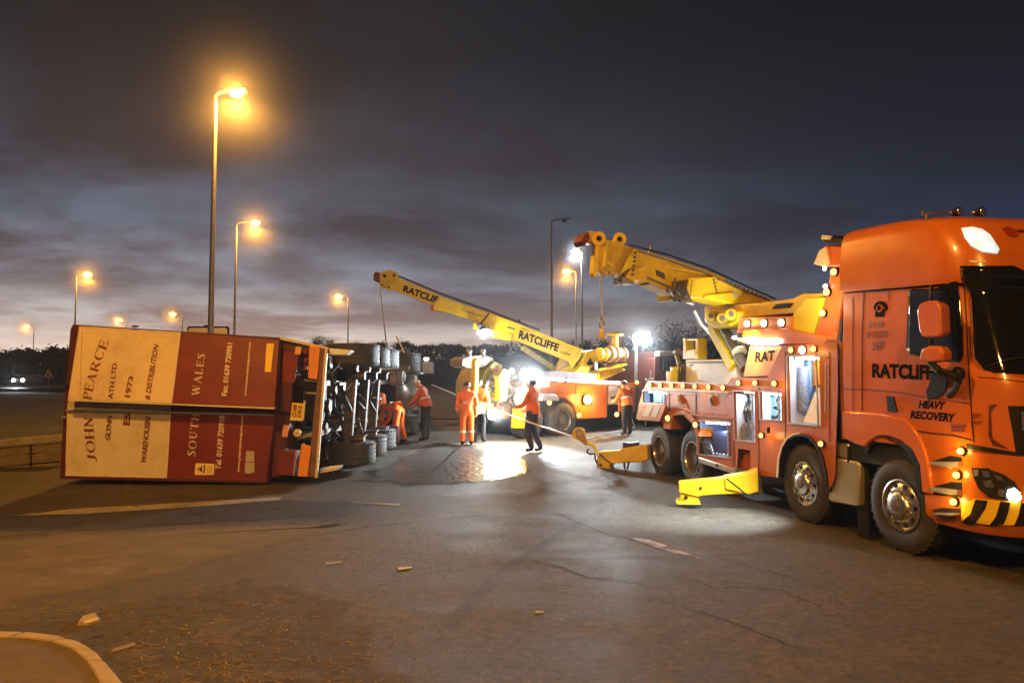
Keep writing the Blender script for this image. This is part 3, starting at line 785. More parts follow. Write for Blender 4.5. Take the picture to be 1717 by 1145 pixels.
def far_car():
    p = atY(30, 650, 101); gx, gy, g = p.x, p.y, 1.35
    t = thing('car', 'distant car coming with both white headlights blazing on the far road', 'car', (gx, gy, g))
    prof = [(-.9, .3), (-.9, .75), (-.82, .85), (-.72, 1.4), (.72, 1.4), (.82, .85), (.9, .75), (.9, .3)]
    mb = MB(); mb.slab([(gx + x, gy, g + z) for x, z in prof], (0, 4, 0)); add('body', mb, mat('grey_car_paint', (.1, .1, .11), .3), t, bevel=.05)
    mb = MB(); mb.slab([(gx + x, gy - .012, g + z) for x, z in ((-.72, .9), (.72, .9), (.64, 1.34), (-.64, 1.34))], (0, .01, 0)); add('windscreen', mb, GLASS, t)
    for s in (-1, 1):
        mb = MB(); mb.ball((gx + s * .62, gy - .03, g + .66), .2, 10, 6, (1.3, .5, .9)); add('headlight', mb, E_WHITE, t)
        mb = MB(); mb.cyl((gx + s * .7, gy + .4, g + .3), (gx + s * .9, gy + .4, g + .3), .3, .3, 14); add('wheel', mb, RUBBER, t)
    light('headlamp_light', 'SPOT', (gx, gy - .3, g + .7), 2500, COOL, t, (gx + 3, gy - 20, g), .2, 110, .6)
far_car()

# ------------------------------------------------------------------ trees along the hill
def tree_mesh(seed, h, w, leafy):
    rn = random.Random(seed); tr = MB(); cr = MB()
    tips = []
    def limb(p, d, L, r, lev):
        q = p + d * L
        tr.tube([p, p.lerp(q, .5) + V((rn.gauss(0, .04), rn.gauss(0, .04), 0)) * L, q], [r, r * .8, r * .55], 5 if lev < 2 else 3)
        if lev >= 3: tips.append((q, L)); return
        for k in range(rn.randint(3, 4) if lev else 6):
            a = rn.uniform(0, 6.28); sp = rn.uniform(.45, .95)
            nd = (d + V((math.cos(a) * sp * w, math.sin(a) * sp * w, rn.uniform(-.1, .45)))).normalized()
            limb(p.lerp(q, rn.uniform(.55, 1)), nd, L * rn.uniform(.55, .8), r * .55, lev + 1)
    limb(V((0, 0, 0)), V((rn.gauss(0, .05), rn.gauss(0, .05), 1)).normalized(), h * .36, h * .028, 0)
    for q, L in tips:
        n = 9 if leafy else 5
        for k in range(n):
            s = (.34 if leafy else .75) * h / 9
            c = q + V((rn.gauss(0, 1), rn.gauss(0, 1), rn.gauss(0, .8))) * (.055 * h)
            a = V((rn.gauss(0, 1), rn.gauss(0, 1), rn.gauss(.4, .8))).normalized(); b = a.cross(V((rn.gauss(0, 1), rn.gauss(0, 1), rn.gauss(0, 1)))).normalized()
            if leafy: cr.face([c - a * s, c + b * s * .6, c + a * s, c - b * s * .6])
            else: cr.face([c - a * s * .2, c + b * s * .05, c + a * s, c - b * s * .05])
    return tr, cr
protos = []
for k in range(6):
    leafy = k < 3
    tr, cr = tree_mesh(20 + k, 7.0, .95 if leafy else .75, leafy)
    t = bpy.data.objects.new('tree', None)
    a = bpy.data.meshes.new('trunk'); a.from_pydata(tr.v, [], tr.f); a.materials.append(TREE)
    b = bpy.data.meshes.new('crown'); b.from_pydata(cr.v, [], cr.f); b.materials.append(TREE2 if leafy else TREE)
    protos.append((a, b))
def put_tree(u, vtop, kind, y, label, group, wide=1.0):
    p = atY(u, vtop, y); g = hill_z(p.x, y) if y > 90 else gz(p.x, y) + .5
    s = max(1.5, p.z - g) / 6.6
    ORD = ['first', 'second', 'third', 'fourth', 'fifth', 'sixth', 'seventh', 'eighth', 'ninth', 'tenth', 'eleventh', 'twelfth', 'thirteenth', 'fourteenth', 'fifteenth']
    n_ = TREEN.get(label, 0); TREEN[label] = n_ + 1
    label = label + ', ' + ORD[n_] + ' such tree from the left'
    t = thing('bare_tree' if kind > 2 else 'tree', label, 'tree', (p.x, y, g - .1), group)
    t.scale = (s * wide, s * wide, s); t.rotation_euler = (0, 0, random.uniform(0, 6.28))
    for n, me in zip(('trunk', 'crown'), protos[kind]):
        o = bpy.data.objects.new(n, me); col.objects.link(o); o.parent = t
TREEN = {}
TG = 'trees along the skyline'
for i, (u, v, k, w) in enumerate([(470, 572, 1, 1.3), (500, 566, 0, 1.4), (524, 553, 3, 1.4), (548, 560, 4, 1.2), (576, 573, 1, 1.3), (600, 566, 5, 1.3), (622, 570, 0, 1.3), (640, 568, 2, 1.3), (664, 561, 3, 1.4), (681, 566, 1, 1.3), (700, 574, 0, 1.4),
                                (722, 573, 2, 1.4), (745, 571, 1, 1.4), (768, 571, 0, 1.4), (790, 574, 4, 1.3), (815, 572, 1, 1.5), (845, 570, 3, 1.4), (880, 571, 2, 1.4), (915, 568, 0, 1.4), (950, 572, 1, 1.5), (985, 566, 5, 1.4), (1020, 566, 3, 1.3), (1055, 560, 4, 1.2)]):
    put_tree(u, v, k, 150 + (i % 4) * 6, 'bare winter tree on the hill skyline' if k > 2 else 'dark bushy tree on the hill skyline', TG + (' (bare)' if k > 2 else ' (bushy)'), w)
for i, (u, v, k, w) in enumerate([(-30, 572, 0, 1.3), (8, 577, 1, 1.3), (38, 574, 2, 1.4), (72, 569, 1, 1.2), (104, 574, 0, 1.4), (135, 570, 2, 1.3), (165, 576, 1, 1.3), (200, 572, 0, 1.4), (250, 574, 2, 1.4)]):
    put_tree(u, v, k, 128 + (i % 3) * 5, 'dark tree of the wood behind the far road', 'trees of the wood on the left', w)
for i, (u, v, k, w) in enumerate([(1092, 552, 4, 1.0), (1125, 535, 3, 1.0), (1150, 520, 5, 1.1), (1185, 528, 4, 1.0), (1215, 540, 3, 1.0)]):
    put_tree(u, v, k, 60 + i * 2, 'tall bare tree behind the two crane trucks', 'bare trees behind the cranes', w)
# undergrowth filling the wood and the hedge line on the hill: one mass
mb = MB(); rn = random.Random(5)
def clump(c, s, n):
    for k in range(n):
        a = V((rn.gauss(0, 1), rn.gauss(0, 1), rn.gauss(0, 1))).normalized(); b = a.cross(V((rn.gauss(0, 1), rn.gauss(0, 1), rn.gauss(0, 1)))).normalized()
        p = c + V((rn.gauss(0, 1), rn.gauss(0, 1), rn.gauss(0, .7))) * s * .5; q = s * .33
        mb.face([p - a * q, p + b * q * .7, p + a * q, p - b * q * .7])
for k in range(620):
    y = rn.uniform(122, 140); x = rn.uniform(-118, -62); g = hill_z(x, y); clump(V((x, y, g + rn.uniform(.2, 5.0) * rn.uniform(.4, 1))), 1.5, 14)
for k in range(700):
    y = rn.uniform(150, 168); x = rn.uniform(-70, 60); g = hill_z(x, y); clump(V((x, y, g + rn.uniform(0, 1.6))), 1.3, 10)
add('undergrowth', mb, TREE2, kind='stuff', smooth=False)
# ------------------------------------------------------------------ wheels
def wheel(parent, c, ax, r, w, style='rear', rub=None, n=36):
    """c: centre of the outer face, ax: outward axle direction"""
    c, ax = V(c), V(ax).normalized(); rr = r * .57
    pr = [(rr, -w), (r * .80, -w - .01), (r * .93, -w), (r * .985, -w * .93), (r, -w * .84)]
    for h in (-.70, -.50, -.30):
        pr += [(r, h * w - .011), (r - .018, h * w - .008), (r - .018, h * w + .008), (r, h * w + .011)]
    pr += [(r, -w * .16), (r * .985, -w * .07), (r * .93, 0), (r * .80, .012), (r * .66, .010), (rr * 1.03, 0), (rr, -.02)]
    mb = MB(); mb.lathe(c, ax, pr, n, closed=True)
    tw = add('wheel', mb, rub or RUBBER, parent, ang=30)
    # tread blocks across the shoulders
    mb = MB(); d, x, y = MB.frame(ax)
    for k in range(n):
        a = 2 * math.pi * (k + .5) / n; e = x * math.cos(a) + y * math.sin(a); q = e.cross(ax).normalized()
        for h in (-.9, -.1):
            mb.obox(c + ax * (h * w) + e * (r * .992), ax * (.06 * w), q * (r * .045), e * .010)
    add('tread_block', mb, rub or RUBBER, tw, kind='stuff')
    mb = MB()
    if style == 'front':
        mb.lathe(c, ax, [(rr, -.05), (rr * .99, .006), (rr * .93, .012), (rr * .90, -.03), (rr * .86, -.012), (rr * .62, .012), (rr * .54, .016), (rr * .52, .05), (rr * .46, .07), (rr * .2, .075), (.001, .075)], n)
        add('rim', mb, CHROME, tw, ang=50)
        mb = MB()
        for k in range(10):
            a = 2 * math.pi * k / 10; e = x * math.cos(a) + y * math.sin(a)
            p = c + e * rr * .74
            mb.lathe(p, ax, [(rr * .088, -.03), (rr * .085, .008)], 10)
        add('hand_hole', mb, BLACK, tw, kind='stuff')
        mb = MB()
        for k in range(10):
            a = 2 * math.pi * (k + .5) / 10; e = x * math.cos(a) + y * math.sin(a)
            p = c + e * rr * .61
            mb.lathe(p, ax, [(.014, .005), (.014, .035), (.008, .04)], 6)
        add('wheel_nut', mb, CHROME, tw, kind='stuff')
        mb = MB(); mb.lathe(c, ax, [(rr * .22, .07), (rr * .20, .09), (.001, .095)], 16); add('hub_cap', mb, STEELD, tw)
    else:
        mb.lathe(c, ax, [(rr, -.05), (rr * 1.0, .004), (rr * .95, .010), (rr * .90, -.02), (rr * .86, -.14), (rr * .80, -.17), (rr * .48, -.19), (rr * .46, -.06), (rr * .38, -.03), (.001, -.03)], n)
        add('rim', mb, STEELD if style == 'rear' else GALV, tw, ang=50)
        mb = MB(); mb.lathe(c, ax, [(rr * .97, -.005), (rr * 1.02, .006), (rr * 1.02, .016), (rr * .95, .016), (rr * .93, 0)], n, closed=True); add('rim_edge', mb, CHROME if style == 'rear' else GALV, tw)
        mb = MB()
        for k in range(10):
            a = 2 * math.pi * k / 10; e = x * math.cos(a) + y * math.sin(a)
            mb.lathe(c + e * rr * .63, ax, [(.018, -.19), (.018, -.12), (.010, -.11)], 6)
        add('wheel_nut', mb, STEEL, tw, kind='stuff')
    return tw

# ------------------------------------------------------------------ near recovery truck
T = Plane(4.40, 8.57, 4.614, 7.593)
FW, IN = T.d, T.n
if FW.y > 0: FW = -FW
TO = V((4.40, 8.57, 0))
def L(s, w, z): return TO + FW * s + IN * w + V((0, 0, z))
tr = thing('recovery_truck', 'big orange recovery truck with raised yellow crane boom and lit lockers, cab facing us', 'recovery truck', TO)
def ts(name, px, o0, o1, m, parent=None, bevel=.006, fn=None, label=None):
    fn = fn or T
    mb = MB(); mb.slab([fn(u, v, o0) for u, v in px], fn.n * (o1 - o0)); return add(name, mb, m, parent or tr, bevel=bevel, label=label)
def rect(x0, x1, y0, y1): return [(x0, y1), (x1, y1), (x1, y0), (x0, y0)]

# --- cab shell, swept from plan outlines
def itp(tab, z):
    if z <= tab[0][0]: return tab[0][1]
    for (a, b), (c, d) in zip(tab, tab[1:]):
        if z <= c: return b + (d - b) * (z - a) / (c - a)
    return tab[-1][1]
SFT = [(.40, 1.36), (.55, 1.42), (1.1, 1.44), (1.3, 1.43), (1.9, 1.40), (2.0, 1.37), (3.02, 1.10), (3.12, 1.13), (3.3, 1.10), (3.45, 1.05), (3.57, .96), (3.66, .82), (3.72, .55), (3.755, .12), (3.775, -.4)]
INS = [(.40, .05), (.55, .0), (2.2, 0.0), (3.05, .035), (3.09, .0), (3.3, .015), (3.5, .025), (3.62, .045), (3.70, .085), (3.75, .20), (3.775, .5)]
def ring(z, sr=-.93, sf=None, ins=None, rx=.46, ry=.40, shear=True, out=0.0):
    sf = itp(SFT, z) if sf is None else sf; ins = (itp(INS, z) if ins is None else ins) - out
    sf += out
    if z > 3.1: sr = sr + max(0, (z - 3.68)) * .7
    W = 2.5; P = [(sr, ins), (sr * .66 + (sf - rx) * .34, ins), (sr * .33 + (sf - rx) * .67, ins)]
    for k in range(9):
        a = R(90 * k / 8); P.append((sf - rx + rx * math.sin(a), ins + ry - ry * math.cos(a)))
    for k in range(1, 6):
        w = ins + ry + (W - 2 * ins - 2 * ry) * k / 6; P.append((sf + .05 * math.sin(math.pi * k / 6), w))
    for k in range(8, -1, -1):
        a = R(90 * k / 8); P.append((sf - rx + rx * math.sin(a), W - ins - ry + ry * math.cos(a)))
    P += [(sr * .33 + (sf - rx) * .67, W - ins), (sr * .66 + (sf - rx) * .34, W - ins), (sr, W - ins)]
    o = []
    for s, w in P:
        zl = z if z < 3.1 else 3.1 + (z - 3.1) * 1.2
        zz_ = zl - (.062 * (s + .93) * max(0, min(1, (z - 1.9) / 1.0)) if shear else 0)
        o.append(L(s, w, zz_))
    return o
def loft(rings):
    mb = MB(); n = len(rings[0])
    for r_ in rings: mb.vs(r_)
    for j in range(len(rings) - 1):
        for k in range(n):
            k2 = (k + 1) % n; mb.f.append((j * n + k, j * n + k2, (j + 1) * n + k2, (j + 1) * n + k))
    mb.f.append(tuple(range(n - 1, -1, -1))); mb.f.append(tuple((len(rings) - 1) * n + k for k in range(n)))
    return mb
cabm = loft([ring(z) for z in (1.22, 1.30, 1.5, 1.7, 1.9, 1.97, 2.2, 2.5, 2.8, 3.0, 3.06)])
add('cab', cabm, ORANGE, tr, ang=30, bevel=.01)
roofm = loft([ring(z, out=(.022 if z < 3.5 else .01)) for z in (3.075, 3.12, 3.2, 3.3, 3.4, 3.5, 3.57, 3.62, 3.66, 3.69, 3.72, 3.74, 3.755, 3.768, 3.775)])
roof = add('roof', roofm, ORANGE, tr, ang=45)
bumpm = loft([ring(z, sr=.40, shear=False) for z in (.42, .47, .55, .7, .9, 1.1, 1.22, 1.27)])
bump_o = add('front_bumper', bumpm, ORANGE, tr, ang=30, bevel=.01)
mb = MB(); mb.slab([L(-.90, .05, .95), L(.3, .05, .95), L(.3, 2.4, .95), L(-.90, 2.4, .95)], (0, 0, .26)); add('cab_floor', mb, BLACK, tr)
class Shell:
    def __init__(s, mbs):
        vv, ff = [], []
        for m in mbs:
            i = len(vv); vv += m.v; ff += [tuple(k + i for k in f) for f in m.f]
        s.b = BVHTree.FromPolygons([V(v) for v in vv], ff)
    def __call__(s, u, v, off=0.004):
        for k in range(22):                    # just off the edge: take the nearest place on the shell
            d = ray(u, v + k * 2).normalized(); h = s.b.ray_cast(EYE, d)
            if h[0] is not None: break
        if h[0] is None: return None
        n = h[1]
        if n.dot(d) > 0: n = -n
        return h[0] + n * off
CAB = Shell([cabm, roofm, bumpm])
def decal(name, px, m, off=.005, step=9, th=.008, parent=None, label=None, sh=None, smooth=False):
    """patch lying on the shell, outline in pixels"""
    sh = sh or CAB
    bm = bmesh.new(); f = bm.faces.new([bm.verts.new((u, -v, 0)) for u, v in px])
    us = [p[0] for p in px]; vs_ = [p[1] for p in px]
    k = min(us) + step
    while k < max(us):
        bmesh.ops.bisect_plane(bm, geom=bm.verts[:] + bm.edges[:] + bm.faces[:], plane_co=(k, 0, 0), plane_no=(1, 0, 0)); k += step
    k = min(vs_) + step
    while k < max(vs_):
        bmesh.ops.bisect_plane(bm, geom=bm.verts[:] + bm.edges[:] + bm.faces[:], plane_co=(0, -k, 0), plane_no=(0, 1, 0)); k += step
    dead = []
    for v in bm.verts:
        p = sh(v.co.x, -v.co.y, off)
        if p is None: dead.append(v)
        else: v.co = p
    bmesh.ops.delete(bm, geom=dead, context='VERTS')
    bmesh.ops.triangulate(bm, faces=bm.faces[:])
    me = bpy.data.meshes.new(name); 
    par = parent or tr; off_ = origin(par)
    for v in bm.verts: v.co -= off_
    bm.to_mesh(me); bm.free(); me.materials.append(m)
    if smooth: me.polygons.foreach_set('use_smooth', [True] * len(me.polygons))
    o = bpy.data.objects.new(name, me); col.objects.link(o); o.parent = par
    if th:
        md = o.modifiers.new('thickness', 'SOLIDIFY'); md.thickness = th; md.offset = 0
    if label: o['label'] = label
    return o
scr = Shell([loft([ring(z, out=.026) for z in (1.85, 1.97, 2.2, 2.6, 3.0, 3.06, 3.12, 3.2, 3.3)])])
ws = decal('windscreen', [(1610, 446), (1699, 446), (1722, 457), (1830, 462), (1985, 470), (1985, 640), (1800, 632), (1717, 625), (1668, 621), (1647, 615), (1635, 603), (1629, 500), (1617, 478), (1612, 466)], GLASS, .006, 7, sh=scr, smooth=True)
sw = decal('side_window', [(1524, 489), (1530, 485), (1570, 484), (1595, 473), (1606, 472), (1610, 500), (1615, 550), (1616, 598), (1610, 607), (1583, 605), (1528, 595), (1520, 586)], GLASS, .005, 8, smooth=True)
decal('window_divider', [(1559, 484), (1562, 484), (1565, 602), (1561, 601)], BLACK, .010, 9, parent=sw)
# door shut lines and swage lines
def line_on(pts, w, m=BLACK, off=.004, name='shut_line', sh=None):
    Q = []
    P = [(p[0], p[1]) for p in pts]
    up, dn = [], []
    for k, p in enumerate(P):
        a, b = P[max(0, k - 1)], P[min(len(P) - 1, k + 1)]
        d = V((b[0] - a[0], b[1] - a[1], 0)).normalized(); up.append((p[0] - d.y * w / 2, p[1] + d.x * w / 2)); dn.append((p[0] + d.y * w / 2, p[1] - d.x * w / 2))
    return decal(name, up + dn[::-1], m, off, 8, .004, sh=sh)
line_on([(1616, 470), (1621, 540), (1626, 640), (1630, 700), (1633, 742)], 1.8)
line_on([(1449, 491), (1446, 560), (1446, 640), (1446, 690)], 1.3)
line_on([(1414, 652), (1450, 653), (1500, 657), (1560, 667), (1626, 676)], 1.6, MAROOND, .003, 'swage_line')
line_on([(1416, 690), (1470, 694), (1513, 702), (1536, 722), (1560, 726), (1600, 730), (1630, 738)], 2.0)
line_on([(1447, 490), (1500, 485), (1526, 480)], 1.2, MAROOND, .004, 'shut_line')
decal('door_handle', [(1489, 664), (1500, 665), (1506, 690), (1491, 689)], BLACK, .012, 8, .02)
line_on([(1640, 632), (1668, 634), (1717, 640), (1800, 648)], 1.4, MAROOND, .004, 'panel_edge')
line_on([(1413, 500), (1430, 499), (1430, 690)], 1.2, MAROOND, .004, 'panel_edge')
for k_ in range(4): decal('grille_slat', [(1716, 728 + 9 * k_), (1990, 738 + 9 * k_), (1990, 741 + 9 * k_), (1716, 731 + 9 * k_)], STEELD, .02, 10)
line_on([(1655, 616), (1690, 604), (1760, 596), (1840, 592)], 2.2, BLACK, .05, 'wiper', sh=scr)
line_on([(1612, 450), (1616, 474), (1626, 492), (1632, 598), (1646, 614)], 2.0, MAROOND, .012, 'screen_seal', sh=scr)
decal('body_line', [(1659, 679), (1672, 677), (1661, 690), (1664, 735), (1690, 752), (1665, 746), (1658, 730)], MAROOND, .005, 6)
decal('grille', [(1690, 680), (1760, 682), (1990, 690), (1990, 775), (1760, 760), (1703, 757), (1697, 720)], BLACK, .006, 10)
decal('grille_bar', [(1710, 690), (1770, 692), (1990, 700), (1990, 715), (1770, 722), (1712, 722)], STEEL, .02, 10)
decal('bumper_gap_shade', [(1622, 744), (1700, 757), (1800, 762), (1800, 768), (1700, 763), (1622, 752)], BLACK, .006, 8)  # slot above the bumper, its shadow painted black
decal('roof_emblem', [(1679, 384), (1688, 381), (1702, 386), (1707, 396), (1700, 399), (1688, 395)], mat('dark_red_emblem', (.25, .03, .012), .4), .006, 6)
decal('roof_trim', [(1705, 386), (1760, 388), (1760, 391), (1706, 390)], MAROOND, .006, 6)
decal('roof_edge_line', [(1625, 437), (1652, 438), (1652, 441), (1627, 441)], CREAMR, .006, 6)
# roof lamp
rl = decal('roof_lamp', [(1612, 384), (1630, 382), (1646, 386), (1659, 395), (1674, 419), (1671, 426), (1646, 423), (1628, 413), (1617, 399)], E_ROOF, .008, 5, .02)
for q in ([(1620, 389), (1632, 389), (1636, 403), (1627, 407)], [(1646, 408), (1660, 411), (1666, 421), (1650, 419)], [(1640, 392), (1650, 395), (1652, 402), (1643, 402)]):
    decal('roof_lamp_bulb', q, MATS.get('roof_bulb_glow') or emis('roof_bulb_glow', (.85, .95, 1), 1.8), .022, 5, .01, rl)
# headlamp
hl_ = decal('headlight', [(1631, 784), (1656, 785), (1685, 796), (1701, 808), (1712, 829), (1708, 841), (1680, 836), (1659, 832), (1642, 818), (1634, 799)], mat('headlight_glass', (.05, .05, .05), .08, metal=.6, var=.5, scale=16, rvar=.05), .008, 5, .02)
decal('headlight_bulb', [(1690, 821), (1700, 818), (1709, 826), (1711, 835), (1704, 840), (1693, 838), (1688, 830)], E_HEAD, .024, 4, .01, hl_)
for q in ([(1648, 789), (1659, 790), (1662, 800), (1652, 799)], [(1649, 806), (1664, 804), (1668, 816), (1655, 817)], [(1668, 794), (1680, 799), (1684, 806), (1672, 803)], [(1674, 818), (1684, 821), (1682, 832), (1674, 830)]):
    decal('headlight_reflector', q, CHROME, .022, 4, .01, hl_)
decal('headlight_indicator', [(1634, 787), (1643, 787), (1642, 797), (1636, 798)], mat('blue_lens', (.2, .22, .45), .2), .022, 4, .01, hl_)
# chevron band
decal('bumper_band', [(1614, 842), (1636, 836), (1717, 842), (1800, 848), (1800, 884), (1717, 880), (1660, 879), (1613, 872)], NUMYEL, .007, 6)
for q in ([(1637, 837), (1657, 839), (1653, 852), (1641, 871), (1633, 878), (1614, 874), (1629, 862)], [(1678, 840), (1694, 842), (1690, 860), (1683, 878), (1661, 879), (1671, 864)], [(1712, 842), (1730, 844), (1726, 862), (1718, 880), (1700, 880), (1707, 864)]):
    decal('bumper_stripe', q, BLACK, .013, 6)
# steps beside the bumper
for d, l in (([(1564, 773), (1594, 764), (1613, 766), (1613, 774)], [(1564, 774), (1613, 774), (1614, 782), (1600, 783), (1566, 778)]),
             ([(1566, 815), (1596, 808), (1613, 808), (1613, 821)], [(1566, 816), (1613, 821), (1613, 829), (1600, 829), (1568, 822)]),
             ([(1562, 855), (1579, 851), (1611, 852), (1611, 859), (1597, 861), (1568, 858)], [(1568, 859), (1611, 860), (1611, 863), (1597, 864)])):
    decal('step_shade', d, BLACK, .004, 6)  # black patch paints the shade inside each step
    decal('step', l, ALU, .03, 6, .05)
decal('bumper_joint', [(1545, 822), (1556, 824), (1612, 831), (1612, 834), (1556, 828), (1545, 827)], BLACK, .006, 6)
def lampball(parent, p, r, m, name='marker_lamp', n=10, base=True, nrm=None):
    mb = MB(); mb.ball(p, r, n, 6); o = add(name, mb, m, parent)
    if base and nrm is not None:
        b = MB(); b.cyl(V(p) + nrm * r * .3, V(p) + nrm * r * 1.1, r * 1.35, r * 1.35, 10); add('lamp_base', b, BLACK, o)
    return o
for u, v in ((1615, 756), (1608, 796), (1603, 841)):
    p = CAB(u, v, .03); lampball(tr, p, .034, E_AMB, nrm=IN)
    light('marker_light', 'POINT', CAB(u, v, .10), 4, (1, .5, .08), tr, size=.03)
# wing over the front wheel
FEND = [(1412, 690), (1418, 689), (1470, 693), (1513, 701), (1530, 716), (1540, 731), (1550, 757), (1558, 790), (1562, 828), (1545, 826), (1541, 780), (1529, 755), (1511, 739), (1489, 731), (1471, 731), (1456, 741), (1449, 750), (1432, 744), (1414, 735)]
ts('front_wing', FEND, -.035, .10, ORANGE, bevel=.02)
ts('wheel_arch', [(1449, 750), (1456, 741), (1471, 731), (1489, 731), (1511, 739), (1529, 755), (1541, 780), (1545, 826), (1538, 826), (1533, 782), (1522, 760), (1508, 746), (1489, 738), (1472, 738), (1460, 747), (1452, 760)], .0, .9, BLACK, bevel=0)
# mirrors
def mirror(px, o, name='mirror'):
    mb = MB(); A = [T(u, v, o) for u, v in px]; c = sum(A, V((0, 0, 0))) / len(A)
    mb.loft2([c + (p - c) * 1.0 for p in A], [c + (p - c) * .86 + IN * .0 + FW * -.02 + IN * .16 for p in A]); return add(name, mb, ORANGE, tr, bevel=.03)
mirror([(1536, 522), (1540, 510), (1550, 504), (1568, 503), (1576, 510), (1579, 560), (1574, 567), (1546, 566), (1540, 555)], -.34)
mirror([(1540, 594), (1545, 584), (1556, 579), (1574, 580), (1581, 588), (1581, 607), (1560, 609), (1542, 606)], -.34)
mb = MB(); mb.tube([T(1561, 570, -.28), T(1562, 585, -.28)], .02); mb.tube([T(1560, 608, -.3), T(1575, 622, -.3), T(1596, 630, -.2), CAB(1610, 628, 0)], [.035, .04, .05, .06]); mb.tube([T(1596, 632, -.2), T(1608, 640, -.12), T(1600, 655, -.05), CAB(1590, 662, 0)], .03)
mb.ball(T(1606, 626, -.12), .07, 10, 6); mb.tube([T(1562, 500, -.28), CAB(1561, 478, 0)], .014)
add('mirror_arm', mb, BLACK, tr, kind='stuff')
decal('painted_mirror_shadow', [(1561, 625), (1590, 632), (1588, 655), (1578, 664), (1558, 670), (1555, 656), (1562, 640)], BLACK, .012, 7, .012)  # black patch painted on the door as the mirror's shadow
# roof furniture
p0 = CAB(1556, 372, 0)
mb = MB(); mb.tube([CAB(1553, 370, .0), CAB(1553, 370, .0) + V((0, 0, .06)), T(1548, 358, .5)], .012); mb.tube([T(1547, 354, .55), T(1549, 363, .55)], .02); mb.tube([T(1550, 359, .55), T(1580, 356, .65), T(1597, 354, .75)], .010); add('aerial', mb, STEELD, tr)
for u, v in ((1608, 355), (1646, 355)):
    c = T(u, v, .75); mb = MB(); mb.lathe(c - FW * .10, FW, [(.015, 0), (.035, .02), (.05, .07), (.052, .12)], 14); h = add('spot_lamp', mb, BLACK, tr)
    mb = MB(); mb.lathe(c + FW * .022, FW, [(.045, 0), (.04, .012)], 14); add('spot_lens', mb, CHROME, h)
    mb = MB(); mb.cyl(c - V((0, 0, .08)), T(u, v + 11, .75) - V((0, 0, .08)), .015, .015, 8); add('lamp_post', mb, BLACK, h)
    mb = MB(); mb.ball(T(u - 13, v + 1, .7), .02, 8, 5); add('glint_lamp', mb, CHROME, h)
# cab lettering
def tx(s, px, m, fn, bold=.02, off=-.006, name='lettering', label=None, shear=0):
    def warp(a, b):
        bl, br, tr_, tl = px
        u = (bl[0] * (1 - a) + br[0] * a) * (1 - b) + (tl[0] * (1 - a) + tr_[0] * a) * b
        v = (bl[1] * (1 - a) + br[1] * a) * (1 - b) + (tl[1] * (1 - a) + tr_[1] * a) * b
        return fn(u, v, off)
    Q = [fn(*p, off) for p in px]
    return put_text(text_mesh(s, bold, shear), Q, m, tr if fn in (T, CABF) else None, name, 0.0, label, warp)
def CABF(u, v, off): return CAB(u, v, .006)
tx('RATCLIFFE', [(1463, 633), (1577, 638), (1577, 612), (1463, 609)], LETTERB, CABF, .05)
tx('HEAVY', [(1541, 684), (1583, 687), (1587, 673), (1543, 671)], LETTERB, CABF, .045)
tx('RECOVERY', [(1527, 701), (1600, 708), (1603, 693), (1529, 688)], LETTERB, CABF, .045)
tx('0148', [(1457, 550), (1482, 549), (1483, 538), (1458, 538)], LETTERM, CABF, .035)
tx('8 10223', [(1454, 567), (1489, 566), (1490, 554), (1455, 555)], LETTERM, CABF, .035)
tx('24/7', [(1463, 588), (1482, 587), (1485, 572), (1464, 573)], LETTERM, CABF, .035)
tx('1927', [(1629, 711), (1647, 712), (1648, 706), (1629, 705)], LETTERM, CABF, .035)
tx('EST', [(1631, 700), (1645, 701), (1645, 694), (1631, 693)], LETTERM, CABF, .035)
decal('small_badge', [(1594, 712), (1620, 713), (1618, 716), (1598, 715)], LETTERM, .006, 6)
decal('small_badge', [(1596, 718), (1619, 720), (1617, 724), (1597, 723)], LETTERM, .006, 6)
# telephone emblem: handset arc, body, dial
hs = []
for k in range(13):
    a = R(200 - 220 * k / 12); hs.append((1477.5 + 11.5 * math.cos(a), 516 - 11 * math.sin(a)))
for k in range(12, -1, -1):
    a = R(195 - 210 * k / 12); hs.append((1477.5 + 7 * math.cos(a), 517.5 - 6.5 * math.sin(a)))
decal('telephone_emblem', hs, LETTERB, .006, 5)
decal('telephone_emblem', [(1470, 519), (1485, 519), (1483, 531), (1468, 531)], LETTERB, .006, 5)
decal('telephone_dial', [(1476 + 5 * math.cos(R(a)), 517 + 6.5 * math.sin(R(a))) for a in range(0, 360, 30)], ORANGE, .011, 5)
decal('telephone_dial', [(1476 + 3.2 * math.cos(R(a)), 516.5 + 4.5 * math.sin(R(a))) for a in range(0, 360, 30)], LETTERB, .016, 5)
line_on([(1457, 490), (1489, 488), (1491, 505)], 1.6, MAROOND, .004, 'panel_edge')

# --- gap behind the cab
ts('exhaust_pipe', rect(1405, 1412, 535, 736), .18, .30, BLACK, bevel=.03)
ts('fuel_tank', [(1389, 838), (1394, 842), (1437, 850), (1440, 846), (1440, 778), (1437, 773), (1393, 766), (1389, 770)], .04, .75, ALU, bevel=.05)
ts('tank_cover', [(1393, 765), (1440, 773), (1444, 745), (1396, 742)], .06, .7, ALU, bevel=.03)
ts('tank_strap', rect(1420, 1423, 748, 776), .035, .06, BLACK)
ts('mudflap', [(1436, 774), (1455, 776), (1458, 905), (1438, 897)], .12, .15, BLACK)
ts('chassis_shield', [(1388, 735), (1445, 740), (1445, 700), (1400, 700)], .30, .9, BLACK)

